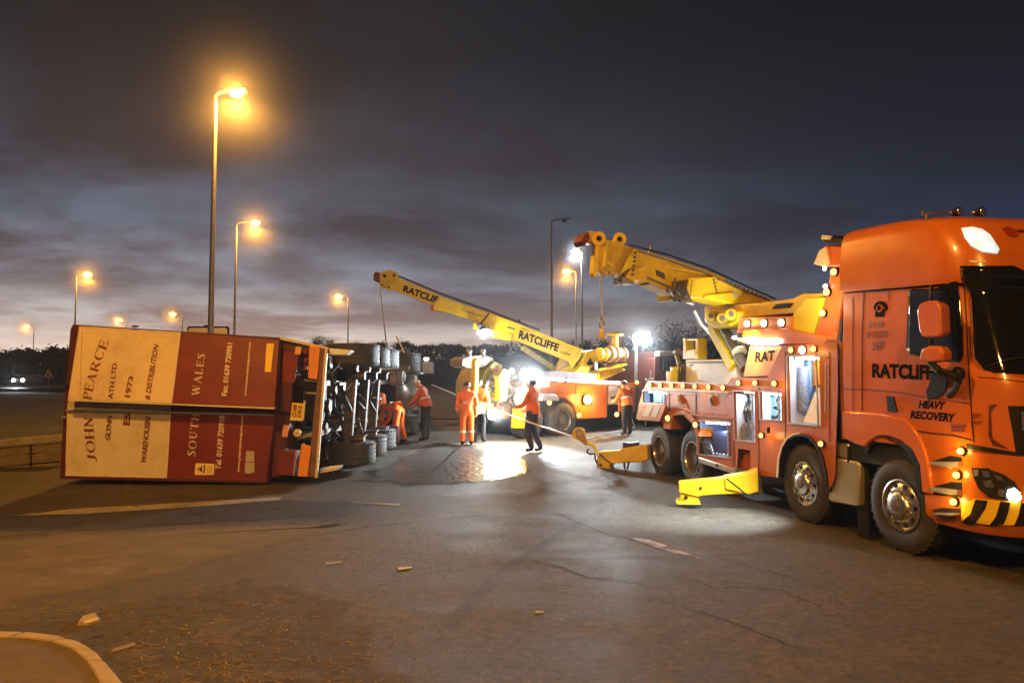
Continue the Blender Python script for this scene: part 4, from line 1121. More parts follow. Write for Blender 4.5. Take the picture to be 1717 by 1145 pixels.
# --- body side with its openings
LK = {'a': [(1081, 654), (1118, 657), (1117, 677), (1081, 676)], 'b': [(1174, 705), (1224, 707), (1226, 768), (1173, 761)], 'c': [(1234, 655), (1265, 656), (1267, 742), (1236, 737)],
      'd': [(1278, 656), (1310, 658), (1311, 705), (1279, 703)], 'e': [(1324, 597), (1373, 596), (1377, 714), (1326, 709)]}
def shr(q, k=1.0): return q
ARCH2 = [(1304, 800), (1306, 770), (1311, 750), (1319, 736), (1330, 729), (1341, 727), (1355, 731), (1367, 743), (1377, 762), (1384, 790), (1387, 824)]
BODY = [(1068, 700), (1071, 678), (1078, 655), (1086, 638), (1219, 644), (1227, 633), (1286, 634), (1311, 580), (1404, 574), (1405, 650), (1402, 742), (1400, 800), (1388, 826)] + ARCH2[::-1] + \
       [(1272, 797), (1258, 788), (1258, 755), (1238, 752), (1236, 786), (1171, 765), (1168, 735), (1160, 709), (1146, 696), (1130, 698), (1124, 704), (1122, 718), (1117, 717), (1108, 706)]
BODY[0] = (1069, 704)
mb = MB(); mb.holes(BODY, list(LK.values()) + [[(1286, 716), (1291, 716), (1291, 726), (1286, 726)]], T, 0.0, .035)
body = add('body', mb, ORANGE2, tr, smooth=False)
ts('arch_trim', ARCH2 + [(p[0] + (1345 - p[0]) * .05, p[1] + (800 - p[1]) * .045) for p in ARCH2[::-1]], -.03, .25, BLACK, bevel=0)
ts('arch_edge', [(1304, 800), (1306, 770), (1311, 750), (1319, 736), (1330, 729), (1341, 727), (1341, 725), (1329, 727), (1317, 734), (1309, 749), (1303, 770), (1301, 800)], -.035, .0, CREAMR, bevel=0)
# inner bulk of the body and chassis
mb = MB(); mb.slab([L(-7.1, .62, 1.0), L(-1.0, .62, 1.0), L(-1.0, 1.9, 1.0), L(-7.1, 1.9, 1.0)], (0, 0, .82)); add('body_core', mb, DARK, tr)
mb = MB(); mb.slab([L(-7.3, .04, 1.80), L(-3.0, .04, 1.72), L(-3.0, 2.46, 1.72), L(-7.3, 2.46, 1.80)], (0, 0, .03)); add('deck', mb, ALU, tr)
mb = MB()
for w in (.85, 1.6): mb.slab([L(-7.4, w, .62), L(1.0, w, .62), L(1.0, w + .1, .62), L(-7.4, w + .1, .62)], (0, 0, .3))
add('chassis_rail', mb, DARK, tr)
mb = MB(); mb.slab([L(-7.2, 2.46, 1.05), L(-1.0, 2.46, 1.05), L(-1.0, 2.46, 1.85), L(-7.2, 2.46, 1.8)], IN * .04); add('far_side_panel', mb, ORANGE2, tr)
mb = MB(); mb.slab([L(-1.05, .05, 1.2), L(-1.0, .05, 1.2), L(-1.0, 2.4, 1.2), L(-1.05, 2.4, 1.2)], (0, 0, 1.25)); add('headboard', mb, ORANGE2, tr)
mb = MB(); mb.slab([T(1075, 668, .04), T(1086, 640, .04), T(1086, 640, 2.4), T(1075, 668, 2.4)], FW * .04); add('tail_panel', mb, ORANGE2, tr)
def locker(q, mlin, strip=True, depth=.5, es=None, name='locker'):
    A = [T(*p, .036) for p in q]; B = [p + IN * depth for p in A]
    mb = MB(); mb.face([B[0], B[1], B[2], B[3]])
    for k in range(4): mb.face([A[k], A[(k + 1) % 4], B[(k + 1) % 4], B[k]])
    o = add(name, mb, mlin, tr, smooth=False)
    if strip:
        a, b = A[0].lerp(A[1], .12), A[0].lerp(A[1], .88); d = V((0, 0, -.035)) + IN * .07
        mb = MB(); mb.bar(a + d, b + d, .05, .02); add('strip_light', mb, es or E_STRIP, o)
    fr = MB()
    for k in range(4): fr.bar(A[k] - IN * .045, A[(k + 1) % 4] - IN * .045, .02, .02, tuple(IN))
    add('locker_frame', fr, ALU, o)
    # rolled shutter box along the top
    h = (A[0] - A[3]).length
    if strip: light('locker_light', 'POINT', (A[0] + A[1]) / 2 + IN * .16 - V((0, 0, .13)), 5 + 9 * h, (.72, .88, 1.0), tr, size=.03)
    mb = MB(); c0, c1 = A[0] + IN * .10 - V((0, 0, .01)), A[1] + IN * .10 - V((0, 0, .01)); mb.cyl(c0 + (c1 - c0) * .03, c1 - (c1 - c0) * .03, .05, .05, 12); add('shutter_roll', mb, STEELD, o)
    return o
la = locker(LK['a'], mat('locker_blue', (.25, .38, .6), .4), depth=.4)
lb = locker(LK['b'], mat('locker_dark_blue', (.13, .16, .30), .4), depth=.55)  # second locker has a darker blue lining
lc = locker(LK['c'], LOCKER); ld = locker(LK['d'], mat('locker_pale_blue', (.45, .70, .85), .4), depth=.35); le = locker(LK['e'], LOCKER, depth=.55)
def inq(q, s, t, o): # point inside a locker opening, s left-right, t bottom-top
    return mapq([T(*q[3], o), T(*q[2], o), T(*q[1], o), T(*q[0], o)], s, t)
# contents, a: blue bins
for s0, s1, m in ((.08, .36, BLACK), (.42, .72, mat('pale_blue_bin', (.3, .55, .85), .4)), (.76, .95, BLUEG)):
    mb = MB(); a = inq(LK['a'], s0, .08, .15); b = inq(LK['a'], s1, .08, .15); mb.slab([a, b, b + IN * .2, a + IN * .2], (0, 0, .26)); add('bin', mb, m, la, bevel=.01)
# b: canister, crates and shackles
mb = MB(); a = inq(LK['b'], .14, .05, .2); mb.cyl(a, a + V((0, 0, .52)), .12, .12, 18); mb.cyl(a + V((0, 0, .52)), a + V((0, 0, .58)), .05, .05, 12); add('canister', mb, WHITE, lb)
mb = MB(); a = inq(LK['b'], .42, .04, .22); b = inq(LK['b'], .93, .04, .22); mb.slab([a, b, b + IN * .3, a + IN * .3], (0, 0, .42)); add('crate', mb, mat('navy_crate', (.05, .06, .13), .45), lb, bevel=.015)
mb = MB()
for s, k in ((.30, .1), (.36, .14), (.33, .2)):
    a = inq(LK['b'], s, k, .14); mb.tube([a, a + FW * .05 + V((0, 0, .07)), a + FW * .1], .014)
for k in range(5): mb.ball(inq(LK['b'], .45 + k * .11, .06, .12), .025, 8, 5)
add('shackle', mb, STEEL, lb, kind='stuff')
# c: hanging chains and hooks
mb = MB(); rn = random.Random(3)
for k in range(9):
    s = .12 + .095 * k; t1 = .92; P = [inq(LK['c'], s, t1, .22)]
    for j in range(5): P.append(inq(LK['c'], min(.95, max(.05, s + rn.uniform(-.09, .09))), t1 - (j + 1) * rn.uniform(.07, .12), .22 + rn.uniform(-.06, .06)))
    mb.tube(P, rn.choice((.012, .018, .022)), 6)
add('chain', mb, STEELD, lc)
mb = MB()
for s, t in ((.35, .24), (.6, .2), (.78, .3)):
    c = inq(LK['c'], s, t, .15); mb.tube([c + (FW * math.cos(R(a)) + V((0, 0, 1)) * math.sin(R(a))) * .085 for a in range(0, 361, 60)], .02, 6)
a = inq(LK['c'], .35, .03, .18); mb.obox(a + V((0, 0, .1)), FW * .16, IN * .08, V((0, 0, .1)))
add('shackle', mb, GALV, lc, kind='stuff')
# d: coiled hose on a pale sheet
mb = MB(); mb.slab([inq(LK['d'], .05, .02, .3), inq(LK['d'], .8, .02, .3), inq(LK['d'], .72, .82, .33), inq(LK['d'], .05, .82, .33)], IN * .02); add('sheet_metal', mb, mat('pale_sheet', (.55, .8, .88), .3), ld)
mb = MB(); mb.tube([inq(LK['d'], s, t, .2) for s, t in ((.98, .95), (.78, .7), (.84, .5), (.62, .45), (.9, .35), (.8, .12), (.55, .08), (.42, .22), (.3, .06))], .022, 7); add('hose', mb, BLACK, ld)
# e: hung tubes, coat and a leaning white sheet
mb = MB()
for k, (s, m_) in enumerate(((.18, 0), (.36, 0), (.52, 0), (.66, 0))): mb.cyl(inq(LK['e'], s, .30 + .05 * k, .3), inq(LK['e'], s, .93, .3), .05, .05, 10)
add('strap_roll', mb, BLUEG, le)
mb = MB(); a = inq(LK['e'], .45, .2, .22); mb.cyl(a, a + V((0, 0, .62)), .095, .08, 14); add('tool_roll', mb, mat('patterned_strap', (.16, .2, .28), .6, var=.7, scale=30), le)
mb = MB(); mb.slab([inq(LK['e'], .42, .03, .12), inq(LK['e'], .97, .03, .12), inq(LK['e'], .97, .55, .2), inq(LK['e'], .85, .48, .2)], IN * .02); add('leaning_board', mb, WHITE, le)
mb = MB(); a = inq(LK['e'], .2, .04, .2); mb.cyl(a, a + V((0, 0, .3)), .075, .06, 12); add('bottle', mb, mat('pale_pink_bottle', (.6, .5, .55), .3), le)
# panel joints, handles, creases
for px in (rect(1121, 1123, 658, 694), rect(1166, 1167.5, 660, 700)): ts('panel_joint', px, -.004, .0, BLACK, bevel=0)
for (u, v) in ((1139, 669), (1193, 671)):
    mb = MB(); c = T(u, v, -.012); mb.obox(c, FW * .035, IN * .012, V((0, 0, .09))); h = add('latch', mb, STEEL, tr, bevel=.01)
    mb = MB(); mb.obox(c - IN * .016, FW * .014, IN * .006, V((0, 0, .05))); add('latch_slot', mb, BLACK, h)
mb = MB(); mb.tube([T(1133, 662, -.02), T(1139, 667, -.03), T(1141, 676, -.03), T(1148, 683, -.02)], .012); add('cable_loop', mb, CREAMR, tr)
ts('rail_strip', [(1086, 651), (1219, 657), (1219, 659), (1086, 653)], -.03, .0, CREAMR, bevel=0)
ts('sill_strip', [(1118, 692), (1170, 698), (1232, 704), (1232, 701), (1170, 695), (1118, 689)], -.03, .0, ORANGE2, bevel=.005)
ts('sill_step', [(1171, 775), (1233, 796), (1233, 786), (1170, 766)], -.02, .45, ALU, bevel=.01)
ts('step_hole', [(1200, 777), (1204, 778), (1204, 783), (1200, 782)], -.026, -.015, BLACK, bevel=0)
ts('stabiliser_door', [(1238, 785), (1258, 787), (1258, 757), (1238, 753)], .12, .16, ORANGE, bevel=.01)
ts('stabiliser_slot', [(1258, 795), (1270, 797), (1270, 757), (1258, 756)], .10, .14, BLACK, bevel=0)
ts('rear_flap', [(1066, 702), (1105, 707), (1117, 679), (1071, 677)], -.10, -.06, ORANGE2, bevel=.01)
for px in ([(1077, 697), (1087, 698), (1095, 681), (1085, 680)], [(1091, 698), (1100, 699), (1107, 682), (1098, 681)]): ts('reflector', px, -.106, -.10, GREYW, bevel=0)
ts('rear_wing', [(1112, 718), (1124, 720), (1128, 698), (1146, 694), (1160, 704), (1169, 733), (1172, 732), (1163, 700), (1147, 688), (1122, 690), (1112, 700)], -.03, .3, ORANGE2, bevel=.01)
ts('wheel_arch', [(1128, 705), (1134, 700), (1146, 698), (1158, 709), (1166, 735), (1171, 765), (1173, 765), (1174, 735), (1165, 702), (1147, 692), (1128, 694)], .10, .95, BLACK, bevel=0)
ts('wheel_arch', [(1082, 716), (1084, 707), (1108, 706), (1118, 716), (1119, 712), (1108, 702), (1082, 702)], .10, .95, BLACK, bevel=0)
for px in (rect(1230, 1231.2, 655, 780), rect(1271.5, 1272.6, 650, 790), rect(1316, 1317, 590, 735), rect(1390, 1391, 590, 740)): ts('panel_joint', px, -.004, .0, BLACK, bevel=0)
ts('grab_rail', rect(1383, 1384.5, 610, 690), -.07, -.05, GALV, bevel=.004)
ts('rear_mudflap', [(1172, 768), (1180, 770), (1180, 792), (1173, 790)], .1, .13, BLACK)
mb = MB()
for k_ in range(9): mb.ball(T(1126 + 11.5 * k_, 661 + .35 * k_, .0), .012, 6, 4)
for k_ in range(9): mb.ball(T(1126 + 11.5 * k_, 689 + .9 * k_, .0), .012, 6, 4)
for k_ in range(8): mb.ball(T(1319, 600 + 14 * k_, .0), .012, 6, 4); mb.ball(T(1387, 600 + 14 * k_, .0), .012, 6, 4)
add('rivet', mb, STEELD, tr, kind='stuff')
# marker lamps
for u, v in ((1090, 645), (1107, 645), (1126, 646), (1145, 647), (1165, 648), (1188, 649), (1212, 650), (1238, 642), (1266, 642), (1298, 643), (1326, 587), (1364, 585)):
    lampball(tr, T(u, v, -.03), .038, E_AMB, nrm=IN)
lampball(tr, T(1345, 587, -.03), .05, E_SIDEL, 'scene_lamp', nrm=IN)
for u, v, r in ((1120, 701, .055), (1166, 712, .045), (1276, 730, .035), (1376, 744, .035)): lampball(tr, T(u, v, -.06), r, E_AMB, nrm=IN)
for k, (u, v) in enumerate(((1107, 646), (1165, 649), (1238, 643), (1298, 644), (1345, 590), (1276, 731))):
    light('marker_light', 'POINT', T(u, v, -.16), 2.5, (1, .55, .15), tr, size=.04)

# wheels: right side in view, left side below
for s, st, w0 in ((0, 'front', .03), (-1.85, 'front', .04), (-5.31, 'rear', .05), (-6.78, 'rear', .05)):
    wheel(tr, L(s, w0, .53), -IN, .53, .33 if st == 'front' else .58, st)
    wheel(tr, L(s, 2.47, .53), IN, .53, .33 if st == 'front' else .58, st, n=20)
mb = MB()
for s in (0, -1.85, -5.31, -6.78): mb.cyl(L(s, .3, .53), L(s, 2.2, .53), .09, .09, 10)
add('axle', mb, DARK, tr)

# --- turret, cover behind the cab and lamp panel
ts('turret_panel', [(1246, 632), (1291, 630), (1313, 580), (1257, 580)], .30, 1.6, mat('tan_orange_paint', (.52, .20, .03), .4, var=.1, dirt=.3, dirtc=(.2, .1, .03)))
mb = MB(); mb.obox(T(1238, 563, .18), FW * .05, IN * .05, V((0, 0, .04))); wl0 = add('added_lamp', mb, BLACK, tr, bevel=.01)  # lamp added under the turret to brighten the ram and pivot
mb = MB(); mb.obox(T(1234, 566, .16), FW * .04, IN * .04, V((0, 0, .02))); add('added_lamp_lens', mb, E_STRIP, wl0)
light('added_lamp_light', 'POINT', T(1226, 572, .05), 28, (1, .96, .85), tr, size=.05)
tx('RAT', [(1266, 607), (1298, 605), (1299, 587), (1267, 590)], LETTERB, T, .03, off=.290)
ts('turret_base', [(1236, 571), (1257, 578), (1405, 577), (1405, 570), (1362, 560), (1318, 551), (1236, 553)], .22, 1.9, ORANGE, bevel=.015)
ts('turret_lower', [(1228, 640), (1290, 636), (1313, 580), (1400, 577), (1400, 640), (1300, 660), (1228, 660)], .34, 2.0, ORANGE2)
ts('lamp_panel', [(1236, 560), (1325, 554), (1326, 530), (1240, 532)], .30, 1.5, MATS['tan_orange_paint'], bevel=.01)
for u, v in ((1253, 543), (1281, 542), (1310, 541)):
    lampball(tr, T(u, v, .27), .055, emis('warm_white_lamp', (1, .78, .5), 8) if 'warm_white_lamp' not in MATS else MATS['warm_white_lamp'], 'cluster_lamp', nrm=IN)
mb = MB(); mb.bar(T(1262, 573, .18), T(1303, 573, .18), .05, .10); fl = add('flood_bar', mb, emis('flood_bar_glow', (1.0, .97, .9), 18), tr, bevel=.01)
light('flood_bar_light', 'SPOT', T(1262, 573, .10), 90, (1, .95, .80), tr, T(1200, 600, .9), .12, 150, .5)
ts('turret_arm', [(1181, 538), (1221, 548), (1244, 533), (1331, 525), (1381, 496), (1383, 492), (1346, 492), (1330, 500), (1297, 505), (1208, 513), (1181, 514)], .45, 1.4, YELLOW, bevel=.015)
ts('turret_arm_window', [(1294, 518), (1324, 516), (1330, 508), (1301, 510)], .44, .46, BLACK, bevel=0)
ts('turret_plate', [(1318, 562), (1362, 563), (1383, 499), (1352, 500), (1331, 525)], .36, .46, YELLOWB, bevel=.01)
ts('turret_plate_edge', [(1405, 530), (1413, 530), (1415, 500), (1410, 500)], .5, .6, YELLOWB)
ts('boom_pivot', [(1181, 515), (1215, 520), (1240, 522), (1236, 540), (1222, 548), (1200, 552), (1182, 540)], .38, 1.3, YELLOWB, bevel=.02)
for u, v in ((1192, 530), (1211, 534), (1226, 527)):
    mb = MB(); mb.cyl(T(u, v, .30), T(u, v, .40), .10, .10, 16); pv = add('pivot_pin', mb, YELLOW, tr, bevel=.01)
    mb = MB(); mb.cyl(T(u, v, .28), T(u, v, .305), .045, .045, 12); add('pin_cap', mb, STEELD, pv)
# tall cover with lamps
COV = [(1361, 577), (1404, 570), (1404, 553), (1418, 473), (1419, 445), (1395, 447), (1390, 462), (1387, 488), (1365, 561)]
ts('exhaust_cover', COV, .30, .75, REDOR, bevel=.03)
ts('exhaust_cover_top', [(1364, 442), (1386, 447), (1421, 446), (1423, 410), (1384, 411), (1373, 419)], .15, 1.0, REDOR, bevel=.03)
ts('cover_front_face', [(1364, 443), (1386, 448), (1390, 436), (1384, 413), (1373, 420)], .12, .16, CREAM, bevel=.01)
ts('cover_visor', [(1376, 400), (1378, 394), (1424, 403), (1424, 409), (1384, 408)], .10, 1.0, BLACK, bevel=.01)
ts('cover_visor_tip', [(1376, 401), (1378, 394), (1391, 395), (1388, 402)], .06, .12, CREAMR, bevel=.01)
ts('cover_bracket', [(1376, 577), (1404, 576), (1405, 556), (1396, 560)], .22, .30, ORANGE, bevel=.01)
for u, v, m in ((1398, 456, E_AMB), (1386, 490, E_AMB), (1379, 525, E_AMB), (1383, 450, E_SIDEL), (1384, 480, E_SIDEL)):
    lampball(tr, T(u, v, .26), .045 if m is E_AMB else .03, m, 'cover_lamp', nrm=IN)
light('plate_fill_light', 'POINT', T(1348, 512, -.15), 26, (1, .9, .6), tr, size=.05)  # fill light added in front of the turret plate to brighten it
# ram holding the boom
mb = MB(); mb.bar(T(1199, 546, .62), T(1238, 616, .62), .20, .30, tuple(IN)); add('ram_case', mb, YELLOWB, tr, bevel=.015)
mb = MB(); mb.cyl(T(1212, 546, .55), T(1236, 592, .55), .085, .085, 16); mb.cyl(T(1236, 592, .55), T(1251, 618, .55), .10, .10, 16); add('ram', mb, STEELD, tr)
mb = MB(); mb.cyl(T(1239, 586, .55) - V((0, 0, .02)), T(1241, 590, .55) - V((0, 0, .02)), .13, .13, 16); add('ram_collar', mb, CREAMR, tr)
# deck load: white toolbox, fairlead, fittings
tb = MB(); tb.slab([T(1149, 642, .55), T(1233, 648, .55), T(1233, 606, .55), T(1150, 607, .55)], IN * 1.1); box = add('toolbox', tb, WHITE, tr, bevel=.02)
ts('toolbox_lid', [(1149, 607), (1233, 606), (1229, 602), (1151, 603)], .50, 1.7, WHITE, box, bevel=.01)
ts('toolbox_label', rect(1156, 1162, 611, 613), .543, .548, BLACK, box, bevel=0)
mb = MB()
for u in (1147.5, 1168): mb.slab([T(u - 2.6, 602, .8), T(u + 2.6, 602, .8), T(u + 2, 567, .8), T(u - 2, 567, .8)], IN * .2)
mb.slab([T(1149, 602, .8), T(1167, 602, .8), T(1165, 585, .8), T(1151, 587, .8)], IN * .2)
fb = add('fairlead_frame', mb, YELLOWB, tr, bevel=.01)
mb = MB(); mb.cyl(T(1147, 569, .85), T(1168, 569, .85), .03, .03, 10); add('fairlead_roller', mb, STEEL, fb)
mb = MB(); rn = random.Random(9)
for k in range(14):
    c = T(rn.uniform(1128, 1148), rn.uniform(618, 640), rn.uniform(.5, .9)); mb.obox(c, FW * rn.uniform(.02, .09), IN * rn.uniform(.02, .08), V((0, 0, rn.uniform(.02, .1))))
for k in range(5):
    mb.tube([T(1130 + 4 * k, 640, .5), T(1128 + 5 * k, 622 + rn.uniform(-6, 6), .5), T(1136 + 3 * k, 612 + rn.uniform(-4, 4), .6)], .018, 6)
add('winch_gear', mb, STEELD, tr, kind='stuff')
mb = MB(); mb.obox(T(1128, 632, .45), FW * .12, IN * .1, V((0, 0, .12))); mb.obox(T(1133, 622, .5), FW * .07, IN * .1, V((0, 0, .09))); add('winch_motor', mb, YELLOWB, tr, bevel=.02)
mb = MB(); mb.cyl(T(1140, 612, .6), T(1133, 592, .6), .05, .035, 10); mb.cyl(T(1133, 592, .6), T(1137, 588, .6), .07, .07, 10); add('lever', mb, GALV, tr)
mb = MB(); mb.cyl(T(1089, 637, .2), T(1089, 634, .2), .09, .09, 14); mb.cyl(T(1091, 634, .2), T(1091, 621, .2), .012, .012, 6); add('aerial_mount', mb, GALV, tr)
# outriggers
def outrigger(P, beam, box, foot, pad, sl, dark, extras=None):
    mb = MB(); mb.slab([P(u, v) for u, v in beam], P.n * .30); o = add('outrigger', mb, YELLOW, tr, bevel=.012)
    mb = MB(); mb.slab([P(u, v, -.02) for u, v in box], P.n * .34); add('outrigger_box', mb, YELLOW, o, bevel=.012)
    mb = MB(); mb.slab([P(u, v, .02) for u, v in foot], P.n * .26); add('foot', mb, YELLOW, o, bevel=.012)
    mb = MB(); mb.slab([P(u, v, -.05) for u, v in pad], P.n * .42); add('foot_pad', mb, YELLOWB, o, bevel=.006)
    mb = MB()
    for a in (0, 1): mb.bar(P(*sl[a], -.012), P(*sl[a + 1], -.012), .02, .02)
    add('hose', mb, BLACK, o)
    for u, v, r in dark:
        mb = MB(); mb.cyl(P(u, v, -.012), P(u, v, .02), r, r, 10); add('pin_hole', mb, BLACK, o)
    return o
OP = Plane(2.75, 11.55, 3.85, 11.30)
outrigger(OP, [(1138, 809), (1200, 803), (1256, 795), (1257, 827), (1208, 829), (1177, 831), (1172, 833), (1138, 826)], [(1215, 800), (1255, 793), (1271, 786), (1271, 797), (1272, 824), (1256, 829), (1216, 820)],
          [(1139, 822), (1171, 826), (1172, 840), (1141, 841)], [(1133, 841), (1172, 841), (1175, 846), (1136, 846)], [(1218, 802), (1235, 815), (1252, 829)], [(1175, 818, .022), (1150, 834, .03)])
ts('outrigger_slide', [(1256, 796), (1276, 800), (1280, 830), (1258, 829)], .0, .5, DARK, fn=OP)
FP = Plane(1.95, 16.0, 2.9, 15.45)
og2 = outrigger(FP, [(1003, 757), (1040, 755), (1074, 753), (1074, 774), (1026, 777), (1018, 783), (1000, 775)], [(1040, 752), (1085, 745), (1086, 770), (1073, 775), (1041, 773)], [(999, 768), (1020, 779), (1023, 787), (1001, 787)],
                [(997, 786), (1022, 786), (1024, 790), (999, 790)], [(1005, 760), (1014, 769), (1026, 778)], [(1007, 779, .03)])
mb = MB()
for u in (1046, 1055): mb.bar(FP(u, 774, .05), FP(u - 1 + (3 if u < 1050 else -2), 786, .05), .04, .03)
add('support_leg', mb, BLACK, og2)
ts('timber_block', rect(1044, 1065, 742, 753), .05, .3, DARK, og2, fn=FP)
# --- boom
NB = Plane(4.59, 13.3, 1.28, 11.5)
ts('boom_base', [(1158, 500), (1182, 500), (1226, 510), (1298, 506), (1297, 503), (1255, 486), (1208, 467), (1162, 464), (1152, 480)], .03, .45, YELLOW, fn=NB, bevel=.012)
ts('boom_section', [(1090, 473), (1132, 491), (1160, 499), (1212, 500), (1220, 467), (1187, 454), (1119, 432), (1062, 416), (1052, 438), (1056, 467)], .08, .42, YELLOW, fn=NB, bevel=.012)
ts('boom_tip_section', [(1008, 446), (1040, 459), (1062, 466), (1066, 418), (1035, 405), (1008, 402)], .12, .40, YELLOW, fn=NB, bevel=.012)
ts('boom_top_rib', [(1119, 450), (1187, 462), (1187, 458), (1122, 446), (1119, 440)], .05, .09, YELLOW, fn=NB, bevel=.004)
ts('boom_gusset', [(1042, 458), (1060, 421), (1066, 440), (1068, 444), (1052, 452)], .04, .09, YELLOWB, fn=NB, bevel=.006)
ts('boom_gusset', [(1050, 465), (1062, 472), (1078, 470), (1086, 445), (1058, 453)], .03, .09, YELLOW, fn=NB, bevel=.006)
ts('boom_collar', [(1150, 478), (1158, 466), (1198, 464), (1204, 467), (1160, 470), (1156, 500), (1148, 500)], -.01, .70, YELLOW, fn=NB, bevel=.006)
ts('boom_side_plate', [(1180, 500), (1226, 506), (1232, 500), (1228, 490), (1182, 495)], .0, .05, YELLOW, fn=NB, bevel=.006)
ts('boom_underside_highlight', [(1092, 474), (1132, 492), (1132, 494), (1090, 476)], .1, .4, CREAMR, fn=NB, bevel=0)  # pale strip paints the light caught along the boom's underside
mb = MB(); mb.tube([NB(1056, 411, .2), NB(1119, 427, .2), NB(1187, 450, .2), NB(1256, 482, .2), NB(1300, 501, .2)], .014, 6); add('boom_cable', mb, BLACK, tr)
mb = MB(); mb.tube([NB(1070, 421, .05), NB(1119, 436, .05), NB(1185, 459, .03), NB(1250, 489, .0), NB(1290, 503, .0)], .014, 6); mb.tube([NB(1086, 466, .05), NB(1130, 484, .05), NB(1150, 492, .02)], .014, 6); add('boom_pipe', mb, STEELD, tr, kind='stuff')
mb = MB()
for (u0, v0, u1, v1, n_) in ((1160, 468, 1156, 498, 6), (1196, 466, 1204, 500, 6), (1066, 420, 1060, 464, 6), (1216, 470, 1286, 500, 10), (1190, 516, 1330, 520, 0)):
    for k_ in range(n_): mb.ball(NB(u0 + (u1 - u0) * (k_ + .5) / n_, v0 + (v1 - v0) * (k_ + .5) / n_, .02), .022, 6, 4)
add('boom_bolt', mb, STEELD, tr, kind='stuff')
ts('wear_plate', [(1100, 452), (1114, 458), (1116, 468), (1102, 462)], .06, .085, STEELD, fn=NB, bevel=.003)
ts('warning_sticker', [(1226, 488), (1238, 493), (1238, 499), (1226, 494)], .022, .03, GREYW, fn=NB, bevel=0)
mb = MB(); mb.tube([NB(1164, 521, .2), NB(1176, 545, .2), NB(1184, 553, .2)], .03); mb.tube([NB(1132, 500, .2), NB(1162, 510, .2)], .03); add('hose_guide', mb, GALV, tr)
mb = MB(); rn = random.Random(2)
for k in range(7):
    mb.tube([NB(1128 + 4 * k, 470 + rn.uniform(-4, 4), .0), NB(1126 + 4 * k, 485 + rn.uniform(-4, 4), -.05), NB(1132 + 4 * k, 500, -.02), NB(1142 + 3 * k, 506, .05)], .02, 6)
for k in range(6): mb.ball(NB(rn.uniform(1120, 1150), rn.uniform(485, 503), -.02), .05, 8, 5)
add('boom_hose', mb, STEELD, tr)
for u0, v0, u1, v1 in ((1088, 422, 1093, 411), (1194, 460, 1198, 455), (1214, 468, 1221, 464), (1190, 457, 1196, 452)):
    mb = MB(); mb.tube([NB(u0, v0 + 6, .25), NB(u0, v0, .25), NB(u1, v1, .25)], .016, 6); add('cable_guide', mb, GALV, tr)
# boom head: cheeks, sheaves, guard
ts('head_cheek', [(1000, 455), (1014, 462), (1030, 463), (1034, 446), (1046, 414), (1042, 398), (1036, 394), (1030, 404), (1012, 401), (1003, 393), (998, 400), (1003, 412)], .02, .10, YELLOW, fn=NB, bevel=.006)
ts('head_cheek', [(1000, 455), (1014, 462), (1030, 463), (1034, 446), (1046, 414), (1030, 404), (1012, 401), (998, 410)], .5, .58, YELLOW, fn=NB, bevel=.006)
for u, v, r in ((1004, 400, .11), (1039, 401, .105)):
    mb = MB(); c0, c1 = NB(u, v, .0), NB(u, v, .62); ax = (c1 - c0).normalized()
    mb.lathe(c0, ax, [(r * .42, 0), (r, 0), (r, .05), (r * .8, .09), (r * .8, .12), (r, .16), (r, .21), (r * .42, .21)], 20, closed=True); sv = add('sheave', mb, YELLOW, tr)
    mb = MB(); mb.cyl(c0 - ax * .02, c1, r * .35, r * .35, 12); add('sheave_pin', mb, BLACK, sv)
mb = MB(); c0 = NB(993, 398, .35); mb.lathe(c0, NB.n, [(.10, 0), (.11, .02), (.11, .10), (.10, .12)], 20); add('sheave', mb, YELLOW, tr)
ts('rope_guard', [(975, 404), (981, 412), (990, 400), (987, 388), (980, 393)], .2, .45, mat('dark_red_cover', (.16, .03, .03), .6, var=.2), fn=NB, bevel=.01)
ts('head_plate', [(994, 458), (998, 465), (1001, 463), (1004, 435), (996, 428)], .0, .1, YELLOWB, fn=NB, bevel=.004)
for u in (1013, 1026): 
    mb = MB(); mb.tube([NB(u + 5 * math.cos(R(a)), 457 + 6 * math.sin(R(a)), .0) for a in range(-30, 211, 30)], .018, 6); add('rope_loop', mb, GALV, tr)
ts('head_rib', [(1012, 447), (1016, 447), (1020, 410), (1016, 407)], -.01, .03, YELLOWB, fn=NB, bevel=.004)
ts('head_rib', [(1016, 441), (1028, 447), (1028, 443), (1018, 437)], -.01, .03, YELLOWB, fn=NB, bevel=.004)
mb = MB(); mb.obox(NB(1046, 472, .2), NB.d * .12, NB.n * .12, V((0, 0, .05))); mb.tube([NB(1032, 471, .1), NB(1044, 477, .1)], .015); add('boom_lamp', mb, GALV, tr)
# hook hanging from the near boom
hk = thing('crane_hook', 'steel hook with yellow latch hanging on a rope from the near crane boom', 'hook', NB(1010, 560, .2))
mb = MB(); mb.tube([NB(1007, 460, .2), NB(1008.5, 500, .2), NB(1009.5, 532, .2)], .016, 6); add('rope', mb, ROPE, hk)
mb = MB(); mb.cyl(NB(1009.5, 530, .2), NB(1010, 537, .2), .035, .035, 10); add('swivel', mb, GALV, hk)
mb = MB(); mb.tube([NB(1010, 537, .2), NB(1005.5, 543, .2), NB(1007, 549, .2), NB(1011, 551, .2), NB(1014, 546, .2), NB(1011, 537, .2)], .02, 7); add('ring', mb, GALV, hk)
mb = MB(); mb.tube([NB(1010, 550, .2), NB(1008, 557, .2), NB(1009, 565, .2), NB(1013, 567, .2), NB(1014.5, 562, .2)], [.02, .035, .045, .04, .015], 8); add('hook', mb, YELLOW, hk)
light('scene_lamp_light', 'SPOT', T(1345, 587, -.14), 2600, (.66, .82, 1), tr, G(1175, 868), .05, 58, 1.0)
